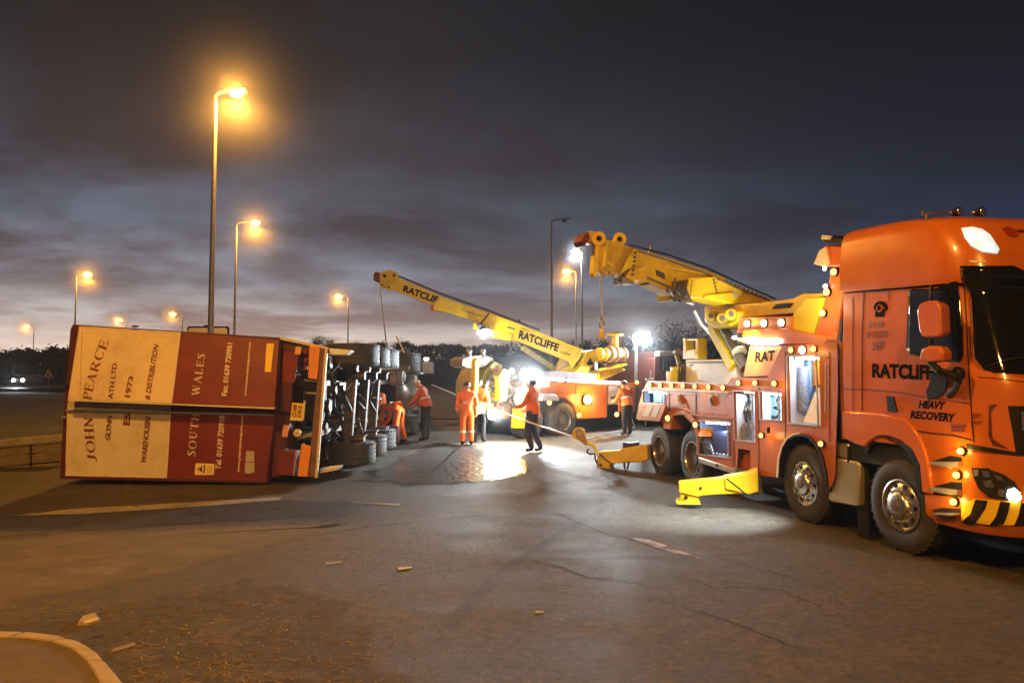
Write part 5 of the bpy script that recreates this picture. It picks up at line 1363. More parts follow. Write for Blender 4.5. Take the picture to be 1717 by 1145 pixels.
# ------------------------------------------------------------------ second recovery truck, further off
P2 = Plane(1.58, 22.8, 2.346, 23.443)
D2, N2 = P2.d, P2.n
if D2.x < 0: D2 = -D2
t2 = thing('recovery_truck', 'further orange recovery truck with lettered yellow boom stretched over the fallen lorry', 'recovery truck', (1.58, 22.8, gz(1.58, 22.8)))
def t2s(name, px, o0, o1, m, parent=None, bevel=.01, fn=None):
    fn = fn or P2
    mb = MB(); mb.slab([fn(u, v, o0) for u, v in px], fn.n * (o1 - o0)); return add(name, mb, m, parent or t2, bevel=bevel)
g2 = gz(1.58, 22.8)
# body with openings
t2s('body', [(905, 646), (1018, 645), (1018, 700), (968, 702), (967, 696), (960, 680), (948, 670), (936, 667), (922, 668), (905, 660)], .0, .06, ORANGE2)
t2s('body_core', [(905, 648), (1070, 648), (1070, 690), (905, 690)], .5, 2.3, DARK)
t2s('deck', [(900, 641), (1075, 642), (1075, 648), (900, 647)], .02, 2.4, ORANGE2)
t2s('locker_door', [(1038, 691), (1065, 690), (1066, 650), (1062, 647), (1041, 647), (1038, 652)], -.05, .0, ORANGE2)
t2s('open_locker', [(1020, 678), (1037, 678), (1037, 647), (1021, 647)], .02, .10, mat('locker_grey', (.42, .40, .40), .45))
t2s('locker_shelf', [(1024, 668), (1036, 668), (1036, 664), (1024, 664)], .0, .03, STEELD)
t2s('panel_joint', rect(965, 966, 647, 700), -.01, .0, MAROOND, bevel=0)
t2s('swage', [(922, 661), (1018, 662), (1018, 660), (922, 659)], -.03, .0, REDOR)
t2s('wheel_arch_trim', [(934, 664), (948, 667), (961, 677), (968, 695), (971, 695), (964, 675), (950, 664), (934, 661)], -.05, .02, ORANGE)
t2s('mudguard', [(908, 672), (939, 672), (933, 661), (910, 660)], -.25, .3, GALV, bevel=.02)
t2s('side_bar', [(912, 633), (1052, 640), (1052, 645), (912, 638)], -.06, .0, GALV)
for k, (u, v, m) in enumerate(((925, 636, E_STRIPW), (975, 638.5, E_STRIPW), (1018, 641, E_STRIPW))):
    mb = MB(); mb.bar(P2(u - 22, v - 1, -.09), P2(u + 20, v + 1, -.09), .05, .09); add('light_bar', mb, m, t2)
for u, v, r in ((915, 636, .07), (940, 637, .07), (1048, 641, .06), (1068, 641, .06), (971, 696, .07), (1034, 695, .07), (921, 675, .07), (840, 664, .08)):
    mb = MB(); mb.ball(P2(u, v, -.12), r, 10, 6); add('marker_lamp', mb, E_AMB, t2)
wheel(t2, P2(945, 704, -.02), -N2, .54, .34, 'rear', RUBBERL)
wheel(t2, P2(945, 704, -.02) - D2 * 1.37, -N2, .54, .34, 'rear', RUBBERL)
wheel(t2, P2(945, 704, -.02) + D2 * 4.6, -N2, .54, .34, 'rear')
wheel(t2, P2(945, 704, -.02) + D2 * 6.5, -N2, .54, .34, 'rear')
for s in (0, -1.37, 4.6, 6.5): wheel(t2, P2(945, 704, -.02) + D2 * s + N2 * 2.4, N2, .54, .34, 'rear', n=16)
t2s('undertray', [(855, 728), (1070, 716), (1070, 694), (968, 700), (905, 690), (858, 690)], .9, 2.0, BLACK)
t2s('strobe_housing', rect(978, 993, 664, 678), -.06, -.0, BLACK)
def strobe(p, r, m, power, c, tgt=None, name='strobe', spot=150):
    mb = MB(); mb.ball(p, r, 14, 8); o = add(name, mb, m, t2)
    mb = MB(); mb.lathe(p + N2 * r * .2, N2, [(r * 1.08, 0), (r * 1.12, r * .5), (r * .6, r * 1.1)], 14); add('lamp_housing', mb, BLACK, o)
    if power: light('lamp_glow_light', 'POINT', p - N2 * (r + .10), power * .12, c, t2, size=r * .5)
    if power: lamp_halo(p - N2 * (r + .05), (1.8 if power > 1000 else .55), (.026 if power > 1000 else .10))
    if power:
        if tgt is None: light('strobe_light', 'POINT', p - N2 * (r + .12), power, c, t2, size=r)
        else: light('flood_light', 'SPOT', p - N2 * (r + .15), power, c, t2, tgt, r, spot, .4)
    return o
strobe(P2(985, 670, -.12), .13, E_AMBS, 120, (1, .5, .1))
# rear end: underlift, winches, lamps
t2s('rear_panel', [(828, 700), (905, 700), (905, 655), (880, 648), (840, 650)], .3, .5, mat('worn_orange_grey', (.30, .17, .06), .6, var=.4, scale=4, dirt=.6))
t2s('rear_board', [(868, 700), (905, 700), (905, 652), (880, 650)], -.05, .0, ORANGE2)
t2s('tow_arm', [(838, 672), (848, 672), (856, 625), (846, 618), (838, 630)], -.2, .3, YELLOW)
t2s('tow_post', [(796, 660), (802, 660), (803, 605), (800, 600), (797, 606)], -.3, -.1, YELLOWB)
t2s('tow_housing', [(806, 668), (838, 670), (842, 612), (830, 606), (815, 620), (806, 640)], .2, 1.4, mat('worn_olive_yellow', (.30, .25, .05), .6, var=.4, scale=5, dirt=.6, dirtc=(.08, .07, .03)))
t2s('tow_foot', [(800, 694), (830, 690), (826, 678), (806, 674), (798, 682)], -.4, .4, YELLOWB)
t2s('tow_leg', [(868, 718), (884, 718), (880, 700), (880, 685), (870, 685)], -.15, .15, YELLOW)
t2s('tow_cross_arm', [(775, 612), (783, 616), (800, 618), (820, 612), (829, 608), (827, 600), (815, 596), (800, 600), (785, 598), (776, 602)], .3, .9, mat('olive_grey_steel', (.20, .19, .15), .5, var=.3, dirt=.5))
for u in (787, 810): 
    mb = MB(); mb.cyl(P2(u, 600, .4), P2(u, 590, .4), .06, .05, 10); mb.ball(P2(u, 589, .4), .08, 8, 6); add('beacon', mb, GALV, t2)
mb = MB(); rn = random.Random(11)
for k in range(10): mb.tube([P2(rn.uniform(812, 870), rn.uniform(615, 640), .1), P2(rn.uniform(812, 870), rn.uniform(640, 670), .0), P2(rn.uniform(812, 870), rn.uniform(670, 700), .1)], .03, 6)
add('hose', mb, STEELD, t2)
t2s('toolbox', [(908, 650), (922, 649), (923, 640), (909, 641)], -.4, -.05, mat('pink_case', (.6, .22, .16), .5))
PFL = P2(880, 628, -.45)
t2s('flood_post', rect(878.5, 881.5, 628, 700), -.3, -.24, GALV)
strobe(PFL, .17, E_WHITE, 3400, COOL, G(660, 775), 'flood_lamp', 130)
strobe(P2(873, 668, -.3), .20, E_AMBS, 160, (1, .55, .15))
strobe(P2(826, 694, -.5), .16, emis('warm_flood_glow', (1, .97, .88), 40), 160, (1, .96, .86))
strobe(P2(858, 622, -.2), .07, E_WHITE, 0, COOL)
# cab at the far end, seen from behind
cb = [(1096, 690), (1195, 690), (1196, 594), (1190, 588), (1106, 589), (1098, 600)]
t2s('cab', cb, .05, 2.5, mat('dusky_red_paint', (.12, .03, .02), .5, var=.15, dirt=.5), bevel=.03)
t2s('sun_board', [(1105, 597), (1190, 594), (1188, 588), (1106, 589)], -.2, .0, mat('cream_board', (.55, .45, .36), .5))
t2s('cab_window', [(1106, 620), (1126, 620), (1126, 602), (1107, 600)], .03, .06, GLASS)
t2s('cab_window', [(1150, 622), (1186, 622), (1186, 602), (1150, 602)], .03, .06, GLASS)
for u in (1113, 1119): t2s('window_bar', rect(u - .8, u + .8, 601, 620), .0, .03, STEELD, bevel=0)
PF2 = P2(1068, 568, .1)
t2s('flood_mast', rect(1066.5, 1069.5, 568, 645), .3, .38, GALV)
strobe(PF2, .19, E_WHITE, 2400, COOL, G(900, 850), 'flood_lamp', 140)
# crane tower and machinery
t2s('crane_tower', [(955, 637), (1005, 640), (1010, 600), (1000, 586), (985, 590), (975, 612), (960, 628)], .6, 1.8, YELLOW, bevel=.02)
t2s('tower_window', [(984, 612), (996, 612), (990, 600)], .58, .6, BLACK, bevel=0)
t2s('tower_lattice', [(1005, 640), (1050, 620), (1040, 614), (1020, 618), (1008, 606)], .7, 1.7, YELLOW)
t2s('platform', [(1004, 622), (1040, 616), (1052, 612), (1052, 609), (1004, 618)], .5, 1.9, YELLOW)
t2s('platform_gap', [(990, 622), (1002, 622), (1010, 612), (1002, 607)], .55, .62, BLACK, bevel=0)
t2s('platform_post', rect(998.5, 1002.5, 605, 620), .5, .55, WHITE)
for u, r0, m in ((1003, .22, YELLOW), (1020, .28, mat('worn_tan', (.38, .26, .12), .6, var=.4, scale=6)), (1034, .24, MATS['worn_tan'])):
    mb = MB(); c = P2(u, 594, .5); mb.lathe(c, D2, [(r0 * .7, -.02), (r0, 0), (r0, .1), (r0 * .7, .13), (r0 * .7, .24), (r0, .28), (r0, .34), (r0 * .6, .36)], 18); add('winch_drum', mb, m, t2)
mb = MB(); c = P2(1031, 562, .6); mb.lathe(c, V((0, 0, 1)), [(.12, -.5), (.12, -.04), (.28, -.03), (.30, .03), (.16, .1)], 18); add('cap', mb, YELLOW, t2)
t2s('tower_arm', [(1014, 606), (1050, 606), (1046, 570), (1042, 572), (1040, 590), (1018, 598)], .9, 1.5, MATS['worn_tan'])
t2s('slew_ring', [(910, 634), (1000, 636), (1000, 627), (935, 622), (912, 628)], .5, 1.9, mat('worn_grey_paint', (.28, .26, .26), .5, var=.2))
# boom
P3 = Plane(-5, 24.4, 3, 24.0)
t2s('boom_base', [(866, 541), (977, 586), (972, 600), (960, 618), (953, 606), (865, 571), (858, 571), (827, 566), (808, 541), (820, 524)], .0, .5, YELLOW, fn=P3, bevel=.02)
t2s('boom_middle', [(737, 497), (822, 526), (810, 543), (753, 524), (726, 520), (727, 511)], .05, .45, YELLOW, fn=P3, bevel=.015)
t2s('boom_tip', [(668, 466), (740, 497), (729, 514), (657, 485), (655, 470)], .1, .40, YELLOW, fn=P3, bevel=.012)
t2s('boom_slider', [(822, 550), (860, 560), (857, 571), (846, 570), (828, 565)], -.03, .53, YELLOW, fn=P3)
t2s('boom_end_plate', [(721, 519), (727, 521), (727, 512), (723, 511)], .0, .4, RED, fn=P3, bevel=.004)
t2s('section_joint', [(819, 525), (821, 526), (808, 542), (806, 541)], -.01, .0, BLACK, fn=P3, bevel=0)
t2s('top_cable_tray', [(668, 464), (738, 494), (820, 523), (905, 554), (905, 552), (820, 519), (738, 490), (668, 461)], .15, .35, DARK, fn=P3, bevel=0)
t2s('boom_slot', [(775, 521), (807, 531), (808, 529), (776, 519)], -.006, .0, MATS['worn_olive_yellow'], fn=P3, bevel=0)
t2s('boom_slot', [(850, 549), (863, 553), (863.5, 551), (850.5, 547)], -.006, .0, BLACK, fn=P3, bevel=0)
t2s('boom_slot', [(873, 551), (888, 556), (888.5, 554), (873.5, 549)], -.006, .0, MATS['worn_olive_yellow'], fn=P3, bevel=0)
t2s('boom_bracket', [(868, 540), (872, 541), (872, 536), (868, 535)], .1, .3, DARK, fn=P3)
def txp(s, px, m, P, par, off, bold=.03):
    Q = [P(*p, off) for p in px]
    return put_text(text_mesh(s, bold), Q, m, par, 'lettering', 0.0)
txp('RATCLIF', [(675, 489), (731, 509), (736, 498), (678, 478)], LETTERB, P3, t2, .09, .045)
txp('RATCLIFFE', [(869, 567), (935, 590), (938, 577), (872, 553)], LETTERB, P3, t2, -.012, .04)
txp('& SONS', [(939, 591), (956, 597), (957, 593), (940, 588)], LETTERB, P3, t2, -.012, .01)
# boom head
t2s('head_plate', [(657, 486), (668, 470), (664, 456), (652, 452), (640, 456), (636, 468), (640, 480)], .12, .2, YELLOW, fn=P3, bevel=.006)
t2s('head_plate', [(657, 486), (668, 470), (664, 456), (652, 452), (640, 456), (636, 468), (640, 480)], .36, .44, YELLOW, fn=P3, bevel=.006)
for u, v, r in ((645, 463, .17), (661, 462, .13), (641, 478, .11), (652, 482, .1)):
    mb = MB(); c0 = P3(u, v, .02); mb.lathe(c0, P3.n, [(r * .35, 0), (r, 0), (r, .04), (r * .78, .08), (r, .12), (r, .16), (r * .35, .16)], 18, closed=True); sv = add('sheave', mb, YELLOW, t2)
    mb = MB(); mb.cyl(c0 - P3.n * .02, c0 + P3.n * .4, r * .34, r * .34, 10); add('sheave_pin', mb, BLACK, sv)
t2s('rope_guard', [(626, 470), (636, 474), (637, 458), (630, 455), (626, 460)], .1, .42, MATS['dark_red_cover'], fn=P3)
# rams under the boom
mb = MB(); mb.bar(P3(876, 583, .25), P3(938, 624, .9), .18, .22, (0, 1, 0)); add('lift_ram', mb, MATS['worn_olive_yellow'], t2, bevel=.02)
mb = MB(); mb.cyl(P3(938, 622, .7), P3(966, 590, .5), .17, .15, 14); add('lift_ram', mb, MATS['worn_tan'], t2)
mb = MB(); mb.tube([P3(860, 571, .1), P3(868, 575, .05), P3(874, 583, .05)], .03); add('hose', mb, GALV, t2)
mb = MB(); mb.obox(P3(797, 547, -.1), P3.d * .06, P3.n * .06, V((0, 0, .10))); br = add('lamp_bracket', mb, YELLOWB, t2, bevel=.01)
mb = MB(); mb.tube([P3(797, 545, .0), P3(806, 542, .0), P3(812, 549, -.1)], .025); add('lamp_arm', mb, DARK, t2)
mb = MB(); mb.lathe(P3(812, 553, -.15), V((.2, -.45, -.8)), [(.10, -.1), (.19, 0), (.20, .08)], 16); add('flood_housing', mb, BLACK, t2)
pl = P3(812, 557, -.2); mb = MB(); mb.ball(pl, .17, 12, 8, (1.3, .8, .8)); add('flood_lamp', mb, E_WHITE, t2)
light('lamp_glow_light', 'POINT', pl + V((0, -.2, -.25)), 100, COOL, t2, size=.1)
lamp_halo(pl + V((0, -.2, -.1)), .8, .06)
light('flood_light', 'SPOT', pl + V((0, -.2, -.25)), 550, COOL, t2, V((-3.0, 19.5, .5)), .15, 130, .5)

# ------------------------------------------------------------------ fallen lorry: trailer on its side
RY = 13.9
def RP(u, v, o=0.0): return atY(u, v, RY + o)
RN = V((0, 1, 0))
tl = thing('trailer', 'tall maroon and cream box trailer lying on its side with lettered rear doors facing us', 'trailer', (-6.4, RY, gz(0, RY)))
def rs(name, px, o0, o1, m, parent=None, bevel=.006, label=None):
    mb = MB(); A = [RP(u, v) + V((0, o0, 0)) for u, v in px]; mb.slab(A, (0, o1 - o0, 0)); return add(name, mb, m, parent or tl, bevel=bevel, label=label)
# box body runs 13 m back
rs('box_body', [(104, 801), (449, 809), (463, 690), (472, 569), (470, 566), (124, 545), (121, 552)], .05, 12.6, MAROOND, bevel=.03)
rs('door_frame', [(102, 802), (110, 802), (114, 680), (116, 660), (134, 547), (124, 544), (120, 552), (110, 668)], -.04, .05, MAROOND, bevel=.01)
rs('door_frame', [(122, 548), (134, 551), (470, 571), (470, 566), (124, 544)], -.03, .05, MAROOND)
rs('door_frame', [(104, 797), (104, 802), (449, 810), (449, 805)], -.03, .05, MAROOND)
# doors: the upper one stands a little open over the lower one
up = lambda v: -.30 * max(0, min(1, (v - 545) / 130.0)) - .02
def US(name, px, th, m, parent=None, lift=0.0, bevel=.004):
    mb = MB(); A = [RP(u, v) + V((0, up(v) - lift, 0)) for u, v in px]; A = [EYE + (atY(u, v, RY + up(v) - lift) - EYE) for u, v in px]
    mb.slab(A, (0, th, 0)); return add(name, mb, m, parent or tl, bevel=bevel)
CRU = [(114, 669), (287, 676), (302, 557), (133, 547)]
MRU = [(287, 676), (460, 683), (468, 570), (302, 557)]
du = US('door', CRU, .04, CREAM); du['label'] = 'upper rear door with cream panel, standing ajar'
US('door_panel', MRU, .04, MAROON, du)
US('door_edge', [(113, 672), (460, 686), (461, 682), (114, 668)], .05, CREAMR, du, -.005)
US('door_rim', [(133, 549), (302, 559.5), (302, 557), (133, 546.5)], .01, CREAMR, du, .006)
US('door_rim', [(113.5, 669), (116, 669), (135.5, 547), (132.5, 547)], .01, CREAMR, du, .006)
US('door_seam', [(286, 676), (288.5, 676), (303, 557), (301, 557)], .01, CREAMR, du, .006)
CRL = [(107, 798), (279, 802), (287, 680), (115, 672)]
MRL = [(279, 802), (447, 806), (461, 690), (287, 680)]
dl = rs('door', CRL, -.01, .04, mat('grubby_cream_panel', (.60, .53, .38), .5, var=.12, scale=2.2, dirt=.8, dirtc=(.30, .24, .15), bump=.25, bscale=2.4), label='lower rear door with cream panel'); rs('door_panel', MRL, -.01, .04, MAROON, dl)
rs('door_rim', [(107, 798.5), (279, 802.5), (279, 799.5), (107, 795.5)], -.02, -.011, CREAMR, dl, bevel=0)
rs('door_rim', [(106.5, 798), (109.5, 798), (117, 676), (114.5, 676)], -.02, -.011, CREAMR, dl, bevel=0)
rs('door_seam', [(278, 802), (280.5, 802), (288, 682), (285.5, 682)], -.02, -.011, CREAMR, dl, bevel=0)
rs('lock_rod', [(112, 690), (460, 697), (460, 693), (112, 686)], -.05, -.012, GALV, dl, bevel=.004)
for px in ([(112, 648), (118, 648), (119, 645), (112, 645)], [(108, 701), (113, 701), (113, 697), (108, 697)], [(104, 741), (108, 741), (108, 737), (104, 737)], [(224, 549), (232, 549.5), (236, 546.5), (228, 546)]):
    rs('hinge', px, -.10, -.04, GALV if px[0][0] < 110 else BLACK, bevel=.004)
for u0, v0, u1, v1 in ((137, 556, 133, 664), (140, 557, 296, 566)): # faint scuffs where straps rubbed
    US('scuff_strip', [(u0, v0), (u1, v1), (u1 + 1.5, v1), (u0 + 1.5, v0)], .004, mat('scuff', (.45, .35, .2), .7) if 'scuff' not in MATS else MATS['scuff'], du, .004)
# lettering runs bottom to top: baseline on the right
def vtext(s, b0, b1, t1, t0, m, upper, serif=False, bold=.0, shear=0.0):
    off = lambda v: (up(v) - .006) if upper else -.020
    tm = serif_mesh(s) if serif else text_mesh(s, bold, shear)
    def wp(a, b):
        u = (b0[0] * (1 - a) + b1[0] * a) * (1 - b) + (t0[0] * (1 - a) + t1[0] * a) * b
        v = (b0[1] * (1 - a) + b1[1] * a) * (1 - b) + (t0[1] * (1 - a) + t1[1] * a) * b
        return atY(u, v, RY + off(v))
    Q = [wp(0, 0), wp(1, 0), wp(1, 1), wp(0, 1)]
    return put_text(tm, Q, m, du if upper else dl, 'lettering', 0.0, None, wp)
def Z8(x, y): return (x / 3.6925 + 80, y / 3.6925 + 520)
def vt8(s, c, m, upper, **k): return vtext(s, *[Z8(*p) for p in c], m, upper, **k)
for ch, c, upr in (('J', [(308, 938), (300, 893), (243, 888), (250, 926)], 0), ('O', [(296, 880), (288, 806), (232, 806), (240, 880)], 0), ('H', [(288, 798), (284, 730), (226, 730), (230, 798)], 0), ('N', [(284, 722), (278, 662), (222, 656), (226, 722)], 0),
                   ('P', [(270, 556), (276, 512), (222, 500), (216, 546)], 1), ('E', [(278, 506), (288, 462), (234, 450), (222, 494)], 1), ('A', [(290, 456), (306, 398), (254, 380), (238, 440)], 1), ('R', [(312, 388), (330, 322), (278, 304), (258, 370)], 1),
                   ('C', [(334, 316), (354, 256), (302, 236), (282, 298)], 1), ('E', [(358, 250), (380, 196), (330, 180), (308, 232)], 1)):
    vt8(ch, c, LETTERM, upr, serif=True)
vt8('GLYNN', [(386, 806), (400, 655), (370, 652), (354, 800)], LETTERM, 0, bold=.03)
vt8('ATH LTD.', [(402, 552), (432, 318), (404, 314), (372, 548)], LETTERM, 1, bold=.03)
vt8('ES', [(508, 712), (514, 640), (478, 636), (464, 708)], LETTERM, 0, bold=.035)
vt8('1973', [(510, 540), (532, 410), (502, 406), (474, 536)], LETTERM, 1, bold=.035)
vt8('WAREHOUSIN', [(608, 942), (640, 660), (604, 656), (576, 938)], LETTERM, 0, bold=.03, shear=.25)
vt8('& DISTRIBUTION', [(632, 556), (690, 212), (656, 206), (598, 552)], LETTERM, 1, bold=.03, shear=.25)
vt8('SOUTH', [(914, 905), (940, 640), (892, 634), (864, 898)], LETTERW, 0, serif=True)
vt8('WALES', [(938, 530), (976, 272), (930, 268), (890, 526)], LETTERW, 1, serif=True)
vt8('Tel. 01639 720910', [(1072, 988), (1098, 655), (1062, 650), (1036, 982)], LETTERW, 0, bold=.035)
vt8('Fax. 01639 720951', [(1110, 532), (1146, 205), (1112, 200), (1074, 528)], LETTERW, 1, bold=.035)
vt8('www.pearcetransport.com', [(1192, 1006), (1216, 652), (1198, 650), (1172, 1002)], LETTERW, 0, bold=.035)
vt8('www.pearcetransport.com', [(1234, 532), (1262, 198), (1246, 196), (1216, 530)], LETTERW, 1, bold=.035)
def q8(*c): return [Z8(*p) for p in c]
pl_ = US('plate', q8((1343, 382), (1382, 384), (1400, 210), (1396, 206), (1358, 206), (1354, 210)), .008, NUMYEL, du, .012)
vt8('JP641', [(1378, 352), (1390, 252), (1366, 248), (1352, 348)], LETTERB, 1, bold=.035)
wl_ = rs('warning_label', q8((912, 1018), (1030, 1018), (1034, 950), (918, 946)), -.018, -.011, mat('pale_yellow_label', (.75, .62, .25), .5, var=.05), dl, bevel=0)
rs('warning_triangle', q8((925, 982), (974, 1008), (978, 956)), -.022, -.018, LETTERB, wl_, bevel=0)
rs('warning_face', q8((936, 982), (968, 999), (971, 965)), -.026, -.022, MATS['pale_yellow_label'], wl_, bevel=0)
rs('warning_symbol', q8((946, 990), (960, 990), (960, 976), (948, 974)), -.03, -.026, LETTERB, wl_, bevel=0)
for x in (990, 1002, 1014): rs('label_line', q8((x, 1008), (x + 3, 1008), (x + 6, 962), (x + 3, 962)), -.022, -.018, mat('olive_print', (.3, .22, .04), .6) if 'olive_print' not in MATS else MATS['olive_print'], wl_, bevel=0)
rs('tape_patch', q8((1222, 1008), (1256, 1012), (1272, 1000), (1280, 1012), (1282, 942), (1226, 938)), -.018, -.011, GREYW, dl, bevel=0)
rs('tape_patch', q8((1226, 934), (1281, 938), (1280, 872), (1232, 870)), -.018, -.011, GREYW, dl, bevel=0)
# chassis end
rs('rear_beam', [(452, 800), (470, 803), (490, 640), (496, 572), (476, 570), (464, 660)], .10, .8, MAROOND, bevel=.01)
rs('rear_beam_plate', [(470, 640), (492, 642), (500, 590), (474, 588)], .04, .10, MAROON, bevel=.008)
rs('bumper_beam', [(466, 690), (486, 692), (490, 640), (472, 640)], .02, .10, MAROOND, bevel=.008)
rs('bumper_box', [(463, 796), (494, 798), (496, 756), (467, 755)], .0, .3, MAROON, bevel=.01)
rs('bumper_strip', [(491, 796), (494, 797), (498, 756), (495, 756)], -.01, .0, GALV, bevel=0)
rs('top_beam', [(472, 586), (540, 598), (548, 585), (497, 572), (472, 568)], .06, .4, MAROOND, bevel=.01)
rs('lamp_cluster', [(493, 594), (503, 595), (505, 582), (495, 581)], .02, .06, mat('pale_orange_lens', (.7, .42, .15), .3), bevel=.006)
for v in (585, 600, 612): rs('lamp_lens', [(508, v + 8), (514, v + 9), (515, v), (509, v)], .03, .06, MAROON, bevel=.006)
rs('rear_recess', [(497, 705), (530, 708), (536, 640), (504, 636)], .25, .6, BLACK, bevel=0)
rs('recess_bar', [(508, 638), (533, 641), (533, 638), (508, 636)], .05, .12, GALV, bevel=.004); rs('recess_bar', [(509, 660), (530, 661), (530, 658), (512, 657)], .05, .12, GALV, bevel=.004)
np_ = rs('number_plate', [(485, 702), (506, 704), (508, 677), (488, 675)], .06, .08, NUMYEL, bevel=.004)
rs('plate_edge', [(505, 704), (508, 704), (511, 672), (508, 671)], .05, .07, CREAMR, np_, bevel=0); rs('plate_edge', [(484, 704.5), (506, 706), (506, 703), (485, 701)], .05, .07, CREAMR, np_, bevel=0)
for i, (s, c) in enumerate((('CU68', [(495, 700), (497, 679), (490, 678.5), (488, 699)]), ('DKE', [(503, 700), (505, 680), (499, 679.5), (497, 699)]))):
    put_text(text_mesh(s, .02), [RP(*p) + V((0, .055, 0)) for p in c], LETTERB, np_, 'lettering', 0.0)
rs('small_label', [(472, 732), (481, 733), (484, 714), (474, 712)], .03, .05, mat('pink_label', (.65, .3, .2), .5, var=.2, scale=30), bevel=0)
mb = MB(); mb.lathe(RP(498, 726) + V((0, .03, 0)), V((0, -1, 0)), [(.075, 0), (.07, .02), (.01, .03)], 18); dsc = add('round_reflector', mb, CREAM, tl)
mb = MB(); mb.lathe(RP(498, 726) + V((0, -.002, 0)), V((0, -1, 0)), [(.012, 0), (.01, .01)], 8); add('centre_bolt', mb, BLACK, dsc)
rs('marker_board', [(517, 634), (532, 636), (537, 584), (535, 581), (520, 580), (519, 583)], -.02, .03, REFOR, bevel=.006)
rs('marker_board', [(499, 798), (516, 799), (522, 748), (506, 744)], -.02, .03, REFOR, bevel=.006)
rs('tail_edge_panel', [(515, 799), (528, 800), (546, 590), (537, 582)], .03, .06, mat('brown_panel', (.16, .09, .05), .5, var=.2, dirt=.4), bevel=0)
rs('tail_edge', [(528, 801), (532, 801), (549, 586), (545, 584)], -.01, .06, CREAMR, bevel=.004)
rs('mudguard_top', [(547, 594), (577, 594), (584, 588), (583, 586), (548, 583)], .2, .5, WHITE, bevel=.008)
mb = MB(); mb.bar(RP(470, 567), RP(548, 584) + V((0, .1, 0)), .06, .05); add('top_rail', mb, CREAMR, tl)
rs('mudguard_low', [(531, 796), (562, 790), (566, 784), (533, 787)], .2, .5, CREAMR, bevel=.008)
rs('mudflap_bracket', [(494, 738), (522, 732), (524, 724), (510, 728)], .1, .14, GALV, bevel=.004)
0 and rs('underside_panel', [(530, 760), (548, 760), (556, 610), (540, 600)], .6, 2.5, DARK, bevel=0)
# running gear: chassis rails, axles upright, wheels lying flat
zc = 1.42
mb = MB()
for z in (.95, 1.9):
    mb.box(-4.35, -3.62, RY + .4, RY + 12.2, z - .05, z + .05)
add('chassis_rail', mb, DARK, tl)
mb = MB()
for k in range(11): mb.box(-4.3, -4.1, RY + .6 + 1.1 * k, RY + .7 + 1.1 * k, .25, 2.6)
add('cross_member', mb, DARK, tl, kind='stuff')
for i, ay in enumerate((15.55, 16.9, 18.25)):
    mb = MB(); mb.bar((-3.38 - .05, ay, .45), (-3.30, ay, 2.4), .2, .2); ax_ = add('axle', mb, mat('rusty_axle', (.13, .095, .07), .6, var=.4, scale=12, dirt=.6) if 'rusty_axle' not in MATS else MATS['rusty_axle'], tl, bevel=.03)
    for z in (.75, 2.05):
        mb = MB(); mb.cyl((-3.22, ay - .2, z), (-3.02, ay - .2, z), .085, .085, 12); mb.cyl((-3.30, ay - .2, z), (-3.22, ay - .2, z), .06, .085, 12); mb.bar((-3.35, ay, z + .05), (-3.0, ay - .1, z + .08), .05, .03); add('brake_chamber', mb, STEELD, ax_)
        mb = MB(); mb.cyl((-3.75, ay + .35, z), (-3.45, ay + .35, z), .14, .14, 14); add('air_spring', mb, BLACK, ax_)
    mb = MB(); rn = random.Random(i)
    for k in range(5):
        z0 = rn.uniform(.7, 2.0); mb.tube([(-3.45, ay, z0), (-3.3, ay - .15, z0 + rn.uniform(-.2, .2)), (-3.4, ay - .3, z0 + rn.uniform(-.4, .4)), (-3.7, ay - .1, z0 + rn.uniform(-.4, .4))], .018, 6)
    add('air_hose', mb, DARK, ax_)
    wheel(tl, (-3.34, ay, 2.70), (0, 0, 1), .57, .44, 'rear', RUBBERL)
    wheel(tl, (-3.40, ay, .16 + gz(0, ay)), (0, 0, -1), .57, .46, 'rear', RUBBERL)
mb = MB(); rn = random.Random(4)
for k in range(110):
    y = rn.uniform(14.4, 15.4) if k < 70 else rn.uniform(15.6, 19.5); z = rn.uniform(.4, 2.4); x = rn.uniform(-4.1, -3.55)
    if k % 3: mb.tube([(x, y, z), (x + rn.uniform(-.1, .2), y + .2, z + rn.uniform(-.3, .3)), (x, y + .5, z + rn.uniform(-.5, .5))], rn.uniform(.012, .03), 6)
    else: mb.cyl((x - .1, y, z), (x + .15, y, z), rn.uniform(.05, .13), rn.uniform(.05, .13), 12)
add('brake_pipework', mb, DARK, tl, kind='stuff')
mb = MB(); mb.box(-4.1, -3.0, 19.6, 20.0, .32, .75); lg_ = add('side_box', mb, MAROOND, tl, bevel=.02)
mb = MB()
for z in (.55, 2.3): mb.bar((-4.2, 21.4, z), (-2.95, 21.4, z), .14, .14); mb.bar((-4.2, 20.4, z), (-3.1, 21.4, z), .05, .05)
mb.bar((-3.3, 21.4, .55), (-3.3, 21.4, 2.3), .06, .06)
add('landing_leg', mb, STEELD, tl)

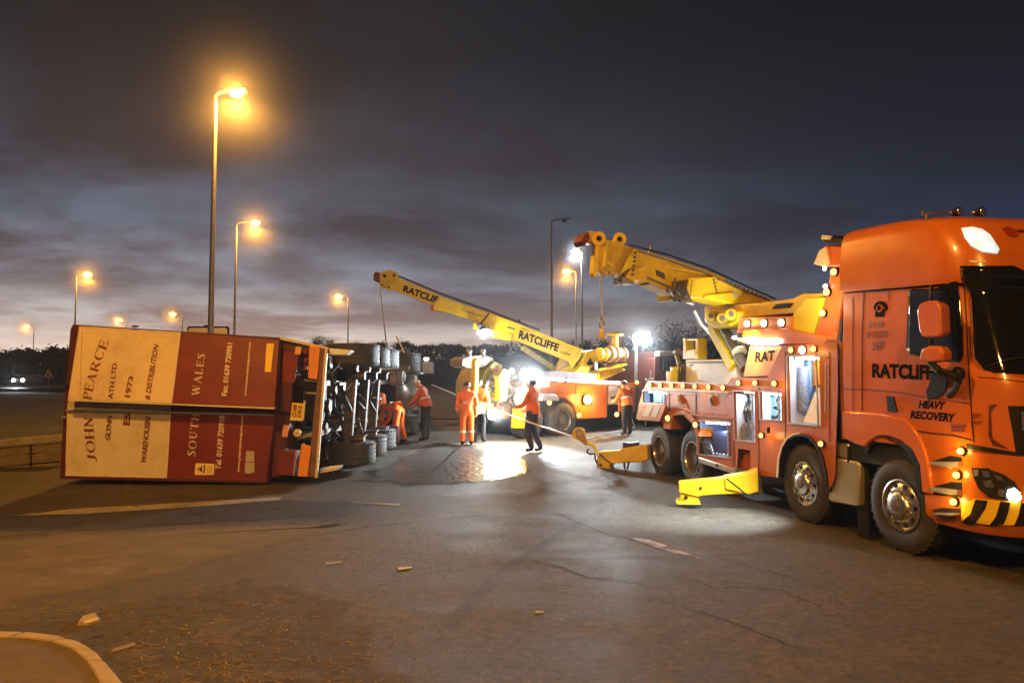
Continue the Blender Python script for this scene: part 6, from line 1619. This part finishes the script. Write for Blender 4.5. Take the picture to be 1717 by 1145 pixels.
# ------------------------------------------------------------------ its tractor unit, on its side at the front
tu = thing('tractor_unit', 'overturned lorry tractor unit with wheels and white tanks turned towards the floodlights', 'lorry', (-4.4, 24, gz(0, 24)))
g3 = .33
mb = MB()
for z in (1.05, 1.9): mb.box(-4.6, -4.2, 21.9, 27.6, z - .04 + g3 * .5, z + .04 + g3 * .5)
add('chassis_rail', mb, STEELD, tu)
mb = MB(); mb.slab([(-7.6, 25.7, .35), (-4.5, 25.7, .35), (-4.0, 25.7, .6), (-4.0, 25.7, 2.5), (-4.5, 25.7, 2.85), (-7.6, 25.7, 2.85)], (0, 2.1, 0)); add('cab', mb, MAROON, tu, bevel=.08)
for ay, nm in ((22.9, 'rear'), (26.6, 'front')):
    mb = MB(); mb.cyl((-3.5, ay, .7), (-3.5, ay, 2.6), .11, .11, 12); mb.ball((-3.45, ay, 1.6), .28 if nm == 'rear' else .1, 14, 8); add('axle', mb, ALU, tu)
    wheel(tu, (-3.33, ay, 2.78), (0, 0, 1), .52, .62 if nm == 'rear' else .33, 'rear', RUBBERL)
    wheel(tu, (-3.38, ay, .36), (0, 0, -1), .52, .55 if nm == 'rear' else .33, 'rear', RUBBERL)
mb = MB(); mb.cyl((-3.45, 24.6, 1.05), (-3.45, 24.6, 2.1), .34, .34, 20); mb.cyl((-3.45, 24.6, .98), (-3.45, 24.6, 1.05), .3, .34, 20); add('fuel_tank', mb, WHITE, tu, bevel=.02)
mb = MB(); mb.cyl((-3.1, 25.3, .55), (-3.1, 25.3, 1.0), .28, .28, 18); add('air_tank', mb, ALU, tu)
mb = MB(); mb.cyl((-3.55, 21.95, 2.05), (-3.20, 21.95, 2.05), .25, .25, 18); mb.cyl((-3.20, 21.95, 2.05), (-3.14, 21.95, 2.05), .17, .12, 16); add('air_reservoir', mb, mat('grey_tank', (.4, .39, .37), .4, metal=.3), tu)
mb = MB()
for x, y, z0, z1, r in ((-3.5, 23.9, .9, 2.2, .06), (-3.35, 24.1, .8, 2.3, .05), (-3.25, 24.0, 1.2, 2.2, .04)): mb.cyl((x, y, z0), (x, y, z1), r, r, 10)
for k in range(8): mb.tube([(-3.6 + .06 * k, 23.6, .9), (-3.3 + .05 * k, 23.5, 1.5), (-3.5 + .05 * k, 23.7, 2.2)], .025, 6)
add('pipework', mb, ALU, tu)
mb = MB(); mb.slab([(-3.35, 23.45, 2.10), (-2.85, 23.45, 2.16), (-2.85, 23.45, 2.2), (-3.35, 23.45, 2.2)], (0, .6, 0)); add('wing', mb, WHITE, tu, bevel=.01)
mb = MB(); mb.obox(atY(715, 602, 25.2), V((.07, 0, 0)), V((0, .05, 0)), V((0, 0, .04))); add('side_marker', mb, E_SIDEL, tu)
mb = MB(); mb.obox(atY(718, 617, 25.4), V((.18, 0, 0)), V((0, .3, 0)), V((0, 0, .19))); add('step_box', mb, mat('mid_grey_plastic', (.22, .21, .2), .5), tu, bevel=.03)

# ------------------------------------------------------------------ ropes
def rope(name, pts, r, label, cat='cable'):
    c = pts[0]; mb = MB(); mb.tube(pts, r, 6); return tag(add(name, mb, ROPE, loc=c), label, cat)
def sag(a, b, n, s): return [a.lerp(b, k / n) - V((0, 0, s * 4 * (k / n) * (1 - k / n))) for k in range(n + 1)]
rope('lifting_cable', sag(P3(637, 481, .25), V((-4.0, 23.8, 2.9)), 8, -.10), .022, 'dark lifting cable hanging from the further boom tip to the lorry', 'cable')
rope('sling', [atY(664, 563, 24.2), atY(684, 603, 24.0)], .024, 'short pale sling rising off the wheel of the fallen lorry')
ANC = FP(984, 741, -.1)
rope('winch_cable', sag(FP(975, 737, -.1), atY(724, 645, 24.6), 14, .05), .022, 'taut steel winch cable from the pulley block across to the fallen lorry')
rope('tether_rope', [P2(1056, 690, -.3), P2(1064, 716, -.3), G(1010, 729, .05), G(985, 736, .03)], .018, 'thin slack rope lying on the wet road behind the pulley block')
sb = thing('snatch_block', 'yellow snatch block and shackle holding the winch cable at the outrigger end', 'pulley block', FP(985, 745, -.1))
mb = MB(); c = FP(971, 727, -.1); ax = FP.n
mb.lathe(c, ax, [(.04, -.06), (.135, -.06), (.14, -.035), (.10, -.015), (.10, .015), (.14, .035), (.135, .06), (.04, .06)], 20, closed=True); add('sheave', mb, YELLOW, sb)
mb = MB(); mb.slab([FP(964, 722, -.18), FP(971, 717, -.18), FP(978, 722, -.18), FP(986, 744, -.18), FP(981, 747, -.18), FP(967, 734, -.18)], FP.n * .02); mb.slab([FP(964, 722, -.02), FP(971, 717, -.02), FP(978, 722, -.02), FP(986, 744, -.02), FP(981, 747, -.02), FP(967, 734, -.02)], FP.n * .02); add('cheek_plate', mb, MATS['worn_tan'], sb, bevel=.004, kind='stuff')
mb = MB(); mb.tube([FP(984, 743, -.1), FP(990, 744, -.1), FP(997, 749, -.1), FP(1000, 757, -.1), FP(1003, 763, -.08)], [.03, .035, .035, .03, .03], 8); add('hook', mb, YELLOWB, sb)
mb = MB(); mb.tube([FP(987, 752, -.1), FP(984, 758, -.1), FP(989, 761, -.1), FP(997, 760, -.1), FP(998, 768, -.08), FP(1001, 776, -.05)], .022, 7); add('chain', mb, BLACK, sb)
mb = MB(); mb.cyl(FP(971, 727, -.2), FP(971, 727, .0), .035, .035, 10); add('pin', mb, STEEL, sb)
# ------------------------------------------------------------------ people
def person(label, feet, yaw, J, cols, extras=(), hair=True, helmet=None, h=1.75):
    """J: joints in the person's own frame (x right, y forward, z up), metres for a 1.75 m figure"""
    k = h / 1.75; c, s = math.cos(yaw), math.sin(yaw)
    fx = V(feet)
    def W(p): return V((p[0] * c - p[1] * s, p[0] * s + p[1] * c, p[2])) * k
    jac, tro, boot, sk = cols
    pts, rad, bones = [], [], []
    def pt(p, r): pts.append(W(p)); rad.append(r * k); return len(pts) - 1
    B = {}
    for n, r in (('pelvis', .158), ('waist', .150), ('chest', .168), ('neck', .085), ('jaw', .075), ('head', .098), ('crown', .078)): B[n] = pt(J[n], r)
    seq = ['pelvis', 'waist', 'chest', 'neck', 'jaw', 'head', 'crown']
    for a, b in zip(seq, seq[1:]): bones.append((B[a], B[b], {'waist': 0, 'chest': 0, 'neck': 0, 'jaw': 3, 'head': 3, 'crown': 3}[b]))
    for sd in 'LR':
        ch = 'chest'
        for n, r, m in (('sho', .092, 0), ('elb', .070, 0), ('wri', .052, 0), ('hand', .040, 3)):
            i = pt(J[n + sd], r); bones.append((B[ch] if ch == 'chest' else B[ch + sd], i, m)); B[n + sd] = i; ch = n
        ch = 'pelvis'
        for n, r, m in (('hip', .125, 1), ('kne', .090, 1), ('ank', .074, 1), ('heel', .058, 2), ('toe', .046, 2)):
            i = pt(J[n + sd], r); bones.append((B[ch] if ch == 'pelvis' else B[ch + sd], i, m)); B[n + sd] = i; ch = n
    roots = [B['pelvis']]
    # fingers: five short chains rooted inside the palm
    for sd in 'LR':
        hp, wp = V(J['hand' + sd]), V(J['wri' + sd]); d = (hp - wp).normalized()
        side = d.cross(V((0, 1, .3))).normalized()
        if side.length < .1: side = V((1, 0, 0))
        nrm = side.cross(d)
        for q in range(5):
            o = (q - 1.5) * .020; ln = (.075, .085, .08, .062, .055)[q]
            if q == 4: base = hp - d * .02 + side * .032; e1 = base + (d * .6 + side * .8) * .035; e2 = e1 + (d * .8 + nrm * .5) * .03
            else: base = hp + side * o; e1 = base + d * ln * .6; e2 = e1 + (d * .5 + nrm * .7).normalized() * ln * .5
            i0, i1, i2 = pt(base, .010), pt(e1, .0095), pt(e2, .008)
            roots.append(i0); bones.append((i0, i1, 3)); bones.append((i1, i2, 3))
    me = bpy.data.meshes.new('body_skeleton'); me.from_pydata([tuple(p) for p in pts], [(a, b) for a, b, _ in bones], [])
    o = bpy.data.objects.new('body_skeleton', me); col.objects.link(o)
    o.modifiers.new('skin', 'SKIN').use_smooth_shade = True
    sv = me.skin_vertices[0].data
    for i, r in enumerate(rad): sv[i].radius = (r, r); sv[i].use_root = i in roots
    ss = o.modifiers.new('sub', 'SUBSURF'); ss.levels = 2; ss.render_levels = 2
    dg = bpy.context.evaluated_depsgraph_get(); dg.update()
    bmsh = bpy.data.meshes.new_from_object(o.evaluated_get(dg)); bmsh.name = 'body'
    bpy.data.objects.remove(o)
    # flatten nothing, colour by nearest bone
    bmsh.materials.clear()
    for m in (jac, tro, boot, sk, REFLECT): bmsh.materials.append(m)
    def near(p):
        best = (9, 0, 0, 0)
        for bi, (a, b, m) in enumerate(bones):
            A, Bv = pts[a], pts[b]; d = Bv - A; t = max(0, min(1, (p - A).dot(d) / max(d.dot(d), 1e-9)))
            q = (p - A - d * t).length - (rad[a] * (1 - t) + rad[b] * t)
            if q < best[0]: best = (q, m, t, bi)
        return best
    nb = {(B['pelvis'], B['waist']): (.0, 0)}
    for f in bmsh.polygons:
        q, m, t, bi = near(f.center); a, b, _ = bones[bi]
        # reflective bands: shins, forearms and round the body
        if 'bands' in extras:
            if m == 1 and a in (B['kneL'], B['kneR']) and .25 < t < .42: m = 4
            if (a, b) == (B['waist'], B['chest']) and .05 < t < .25: m = 4
            if a in (B['elbL'], B['elbR']) and .35 < t < .55: m = 4
        if (a, b) == (B['pelvis'], B['waist']) and t < .25: m = 1
        f.material_index = m; f.use_smooth = True
    t = thing('person', label, 'person', fx)
    ob = bpy.data.objects.new('body', bmsh); col.objects.link(ob); ob.parent = t
    hd, cr = W(J['head']), W(J['crown']); updir = (cr - hd).normalized(); f = W(J['face']).normalized()
    # face: eyes, nose, ears as fine shapes joined in the head part
    sidev = f.cross(updir).normalized()
    mb = MB(); mb.lathe(fx + hd + f * .085 * k - updir * .02 * k, f - updir * .5, [(.018 * k, 0), (.014 * k, .02 * k), (.004 * k, .03 * k)], 8)
    add('nose', mb, sk, t)
    for sg in (-1, 1):
        mb = MB(); mb.ball(fx + hd + sidev * sg * .098 * k - f * .005, .028 * k, 8, 6, (.6, .8, 1.1)); add('ear', mb, sk, t)
        mb = MB(); mb.ball(fx + hd + sidev * sg * .034 * k + f * .088 * k + updir * .01, .011 * k, 8, 6); add('eye', mb, BLACK, t)
    if hair:
        mb = MB(); i0 = 0
        for j in range(7):
            for q in range(16):
                th = R(95) * j / 6; a = 2 * math.pi * q / 16
                d = updir * math.cos(th) + (sidev * math.cos(a) + f * math.sin(a)) * math.sin(th)
                lift = -.03 if (math.sin(a) > .3 and j > 3) else 0
                mb.v.append(tuple(fx + hd + updir * .018 * k - f * .012 + d * (.110 + lift) * k))
        for j in range(6):
            for q in range(16):
                q2 = (q + 1) % 16; mb.f.append((j * 16 + q, (j + 1) * 16 + q, (j + 1) * 16 + q2, j * 16 + q2))
        add('helmet' if helmet else 'hair', mb, helmet or HAIR, t)
    # jacket hem: a loose skirt of cloth over the hips; collar
    pv, wa = W(J['pelvis']), W(J['waist']); ax = (pv - wa).normalized()
    mb = MB(); n = 20; d_, x_, y_ = MB.frame(ax)
    mb.lathe(fx + wa - ax * .02, ax, [(.166 * k, 0), (.178 * k, .10 * k), (.188 * k, .20 * k), (.180 * k, .205 * k), (.160 * k, .12 * k), (.150 * k, 0)], n, closed=True)
    add('jacket_hem', mb, jac, t)
    nk = W(J['neck']); na = (W(J['jaw']) - nk).normalized()
    mb = MB(); mb.lathe(fx + nk - na * .03, na, [(.098 * k, 0), (.092 * k, .07 * k), (.080 * k, .075 * k), (.07 * k, .01)], 16, closed=True); add('collar', mb, jac, t)
    if 'band_body' in extras:
        ch = W(J['chest']); v = (ch - wa)
        mb = MB(); mb.lathe(fx + wa + v * .22, v, [(.176 * k, 0), (.178 * k, .05 * k), (.165 * k, .05 * k), (.163 * k, 0)], 20, closed=True); add('reflective_band', mb, REFLECT, t)
    if 'bands' in extras:
        for sd in 'LR':
            a, b = W(J['kne' + sd]), W(J['ank' + sd]); v = b - a
            for q in (.30,):
                mb = MB(); mb.lathe(fx + a + v * q, v, [(.090 * k, 0), (.088 * k, .05 * k), (.078 * k, .05 * k), (.08 * k, 0)], 16, closed=True); add('reflective_band', mb, REFLECT, t)
    return t
def stand(**k):
    J = dict(pelvis=(0, 0, .95), waist=(0, .0, 1.12), chest=(0, .0, 1.34), neck=(0, .01, 1.49), jaw=(0, .035, 1.545), head=(0, .03, 1.635), crown=(0, .02, 1.70), face=(0, 1, 0),
             shoL=(-.20, 0, 1.40), shoR=(.20, 0, 1.40), elbL=(-.27, -.02, 1.12), elbR=(.27, -.02, 1.12), wriL=(-.26, .10, .90), wriR=(.26, .10, .90), handL=(-.25, .13, .81), handR=(.25, .13, .81),
             hipL=(-.095, 0, .88), hipR=(.095, 0, .88), kneL=(-.11, .03, .50), kneR=(.11, .03, .50), ankL=(-.12, 0, .13), ankR=(.12, 0, .13), heelL=(-.12, -.01, .06), heelR=(.12, -.01, .06), toeL=(-.13, .17, .046), toeR=(.13, .17, .046))
    J.update(k); return J
def bend(tor, **k):                            # torso swung forward about the hips by tor degrees
    J = stand(); a = R(tor); P = V((0, 0, .95))
    for n in ('waist', 'chest', 'neck', 'jaw', 'head', 'crown', 'shoL', 'shoR'):
        v = V(J[n]) - P; J[n] = tuple(P + V((v.x, v.y * math.cos(a) + v.z * math.sin(a), v.z * math.cos(a) - v.y * math.sin(a))))
    J['face'] = (0, math.cos(a), -math.sin(a))
    J.update(k); return J
def foot(u, v): return G(u, v)
OO = (HIVIS, HIVIS, BOOT, SKIN)
# pair standing with their backs to us
person('person in orange jacket and bright orange trousers standing with back to us, navy belt line', foot(783, 746), R(8), stand(handL=(-.22, .2, .86), wriL=(-.27, .13, .93)), OO, ('bands',), h=1.70)
person('person in orange jacket and dark trousers half hidden beside the all-orange worker', foot(803, 741), R(-12), stand(wriR=(.22, .2, 1.0), handR=(.15, .28, 1.02)), (HIVIS, NAVYD, BOOT, SKIN), (), h=1.74)
# man walking the cable, navy trousers
person('person in orange jacket and navy trousers with orange cuffs walking beside the taut cable', foot(893, 757), R(62),
       stand(kneL=(-.10, .10, .50), ankL=(-.10, -.02, .13), heelL=(-.10, -.03, .06), toeL=(-.11, .15, .046), kneR=(.09, .02, .50), ankR=(.10, -.16, .14), heelR=(.1, -.18, .07), toeR=(.1, .0, .046),
             elbL=(-.24, .12, 1.16), wriL=(-.18, .34, 1.10), handL=(-.16, .42, 1.08), elbR=(.26, .05, 1.14), wriR=(.18, .28, 1.0), handR=(.15, .36, .98)), (HIVIS, NAVY, BOOT, SKIN), (), h=1.78)
# looking down at the right end of the lorry
person('person in dull orange jacket and black trousers, head bowed, beside the lorry wheel', foot(714, 738), R(75),
       bend(14, jaw=(0, .20, 1.50), head=(0, .27, 1.56), crown=(0, .30, 1.62), face=(0, .75, -.65), elbL=(-.25, .22, 1.14), wriL=(-.17, .42, 1.02), handL=(-.14, .50, .98), elbR=(.25, .2, 1.12), wriR=(.18, .40, .98), handR=(.15, .48, .93)), (HIVISD, NAVYD, BOOT, SKIN), ('band_body',), hair=True, helmet=mat('pale_cap', (.66, .48, .36), .6), h=1.76)
# bending double over the axles
person('person bent double in bright orange suit, legs towards us, reaching into the lorry axles', foot(669, 743), R(68),
       bend(88, elbL=(-.20, .45, .62), wriL=(-.16, .62, .50), handL=(-.15, .68, .42), elbR=(.20, .45, .62), wriR=(.16, .60, .48), handR=(.15, .66, .40), kneL=(-.13, .04, .50), kneR=(.13, .02, .50), ankL=(-.15, -.04, .13), heelL=(-.15, -.05, .06), toeL=(-.16, .13, .046), ankR=(.15, -.10, .13), heelR=(.15, -.11, .06), toeR=(.16, .07, .046)), OO, ('band_body',), h=1.76)
person('person stooping in orange jacket behind the upright axle tubes of the trailer', foot(633, 740), R(20),
       bend(38, elbL=(-.25, .42, 1.0), wriL=(-.18, .58, .82), handL=(-.16, .64, .74), elbR=(.25, .42, 1.0), wriR=(.18, .58, .82), handR=(.16, .64, .74)), OO, ('band_body',), h=1.70)
person('person in orange jacket and dark trousers standing at the lockers of the further truck', foot(1052, 729), R(35),
       bend(12, elbL=(-.25, .22, 1.12), wriL=(-.18, .42, 1.08), handL=(-.16, .50, 1.06), elbR=(.25, .22, 1.12), wriR=(.2, .42, 1.0), handR=(.18, .50, .97)), (HIVIS, NAVYD, BOOT, SKIN), ('band_body',), h=1.66)
# ------------------------------------------------------------------ night air
mb = MB(); mb.box(-186, 186, -36, 246, -1.2, 24)
hz = add('haze', mb, MATS['haze'], kind='stuff', smooth=False)
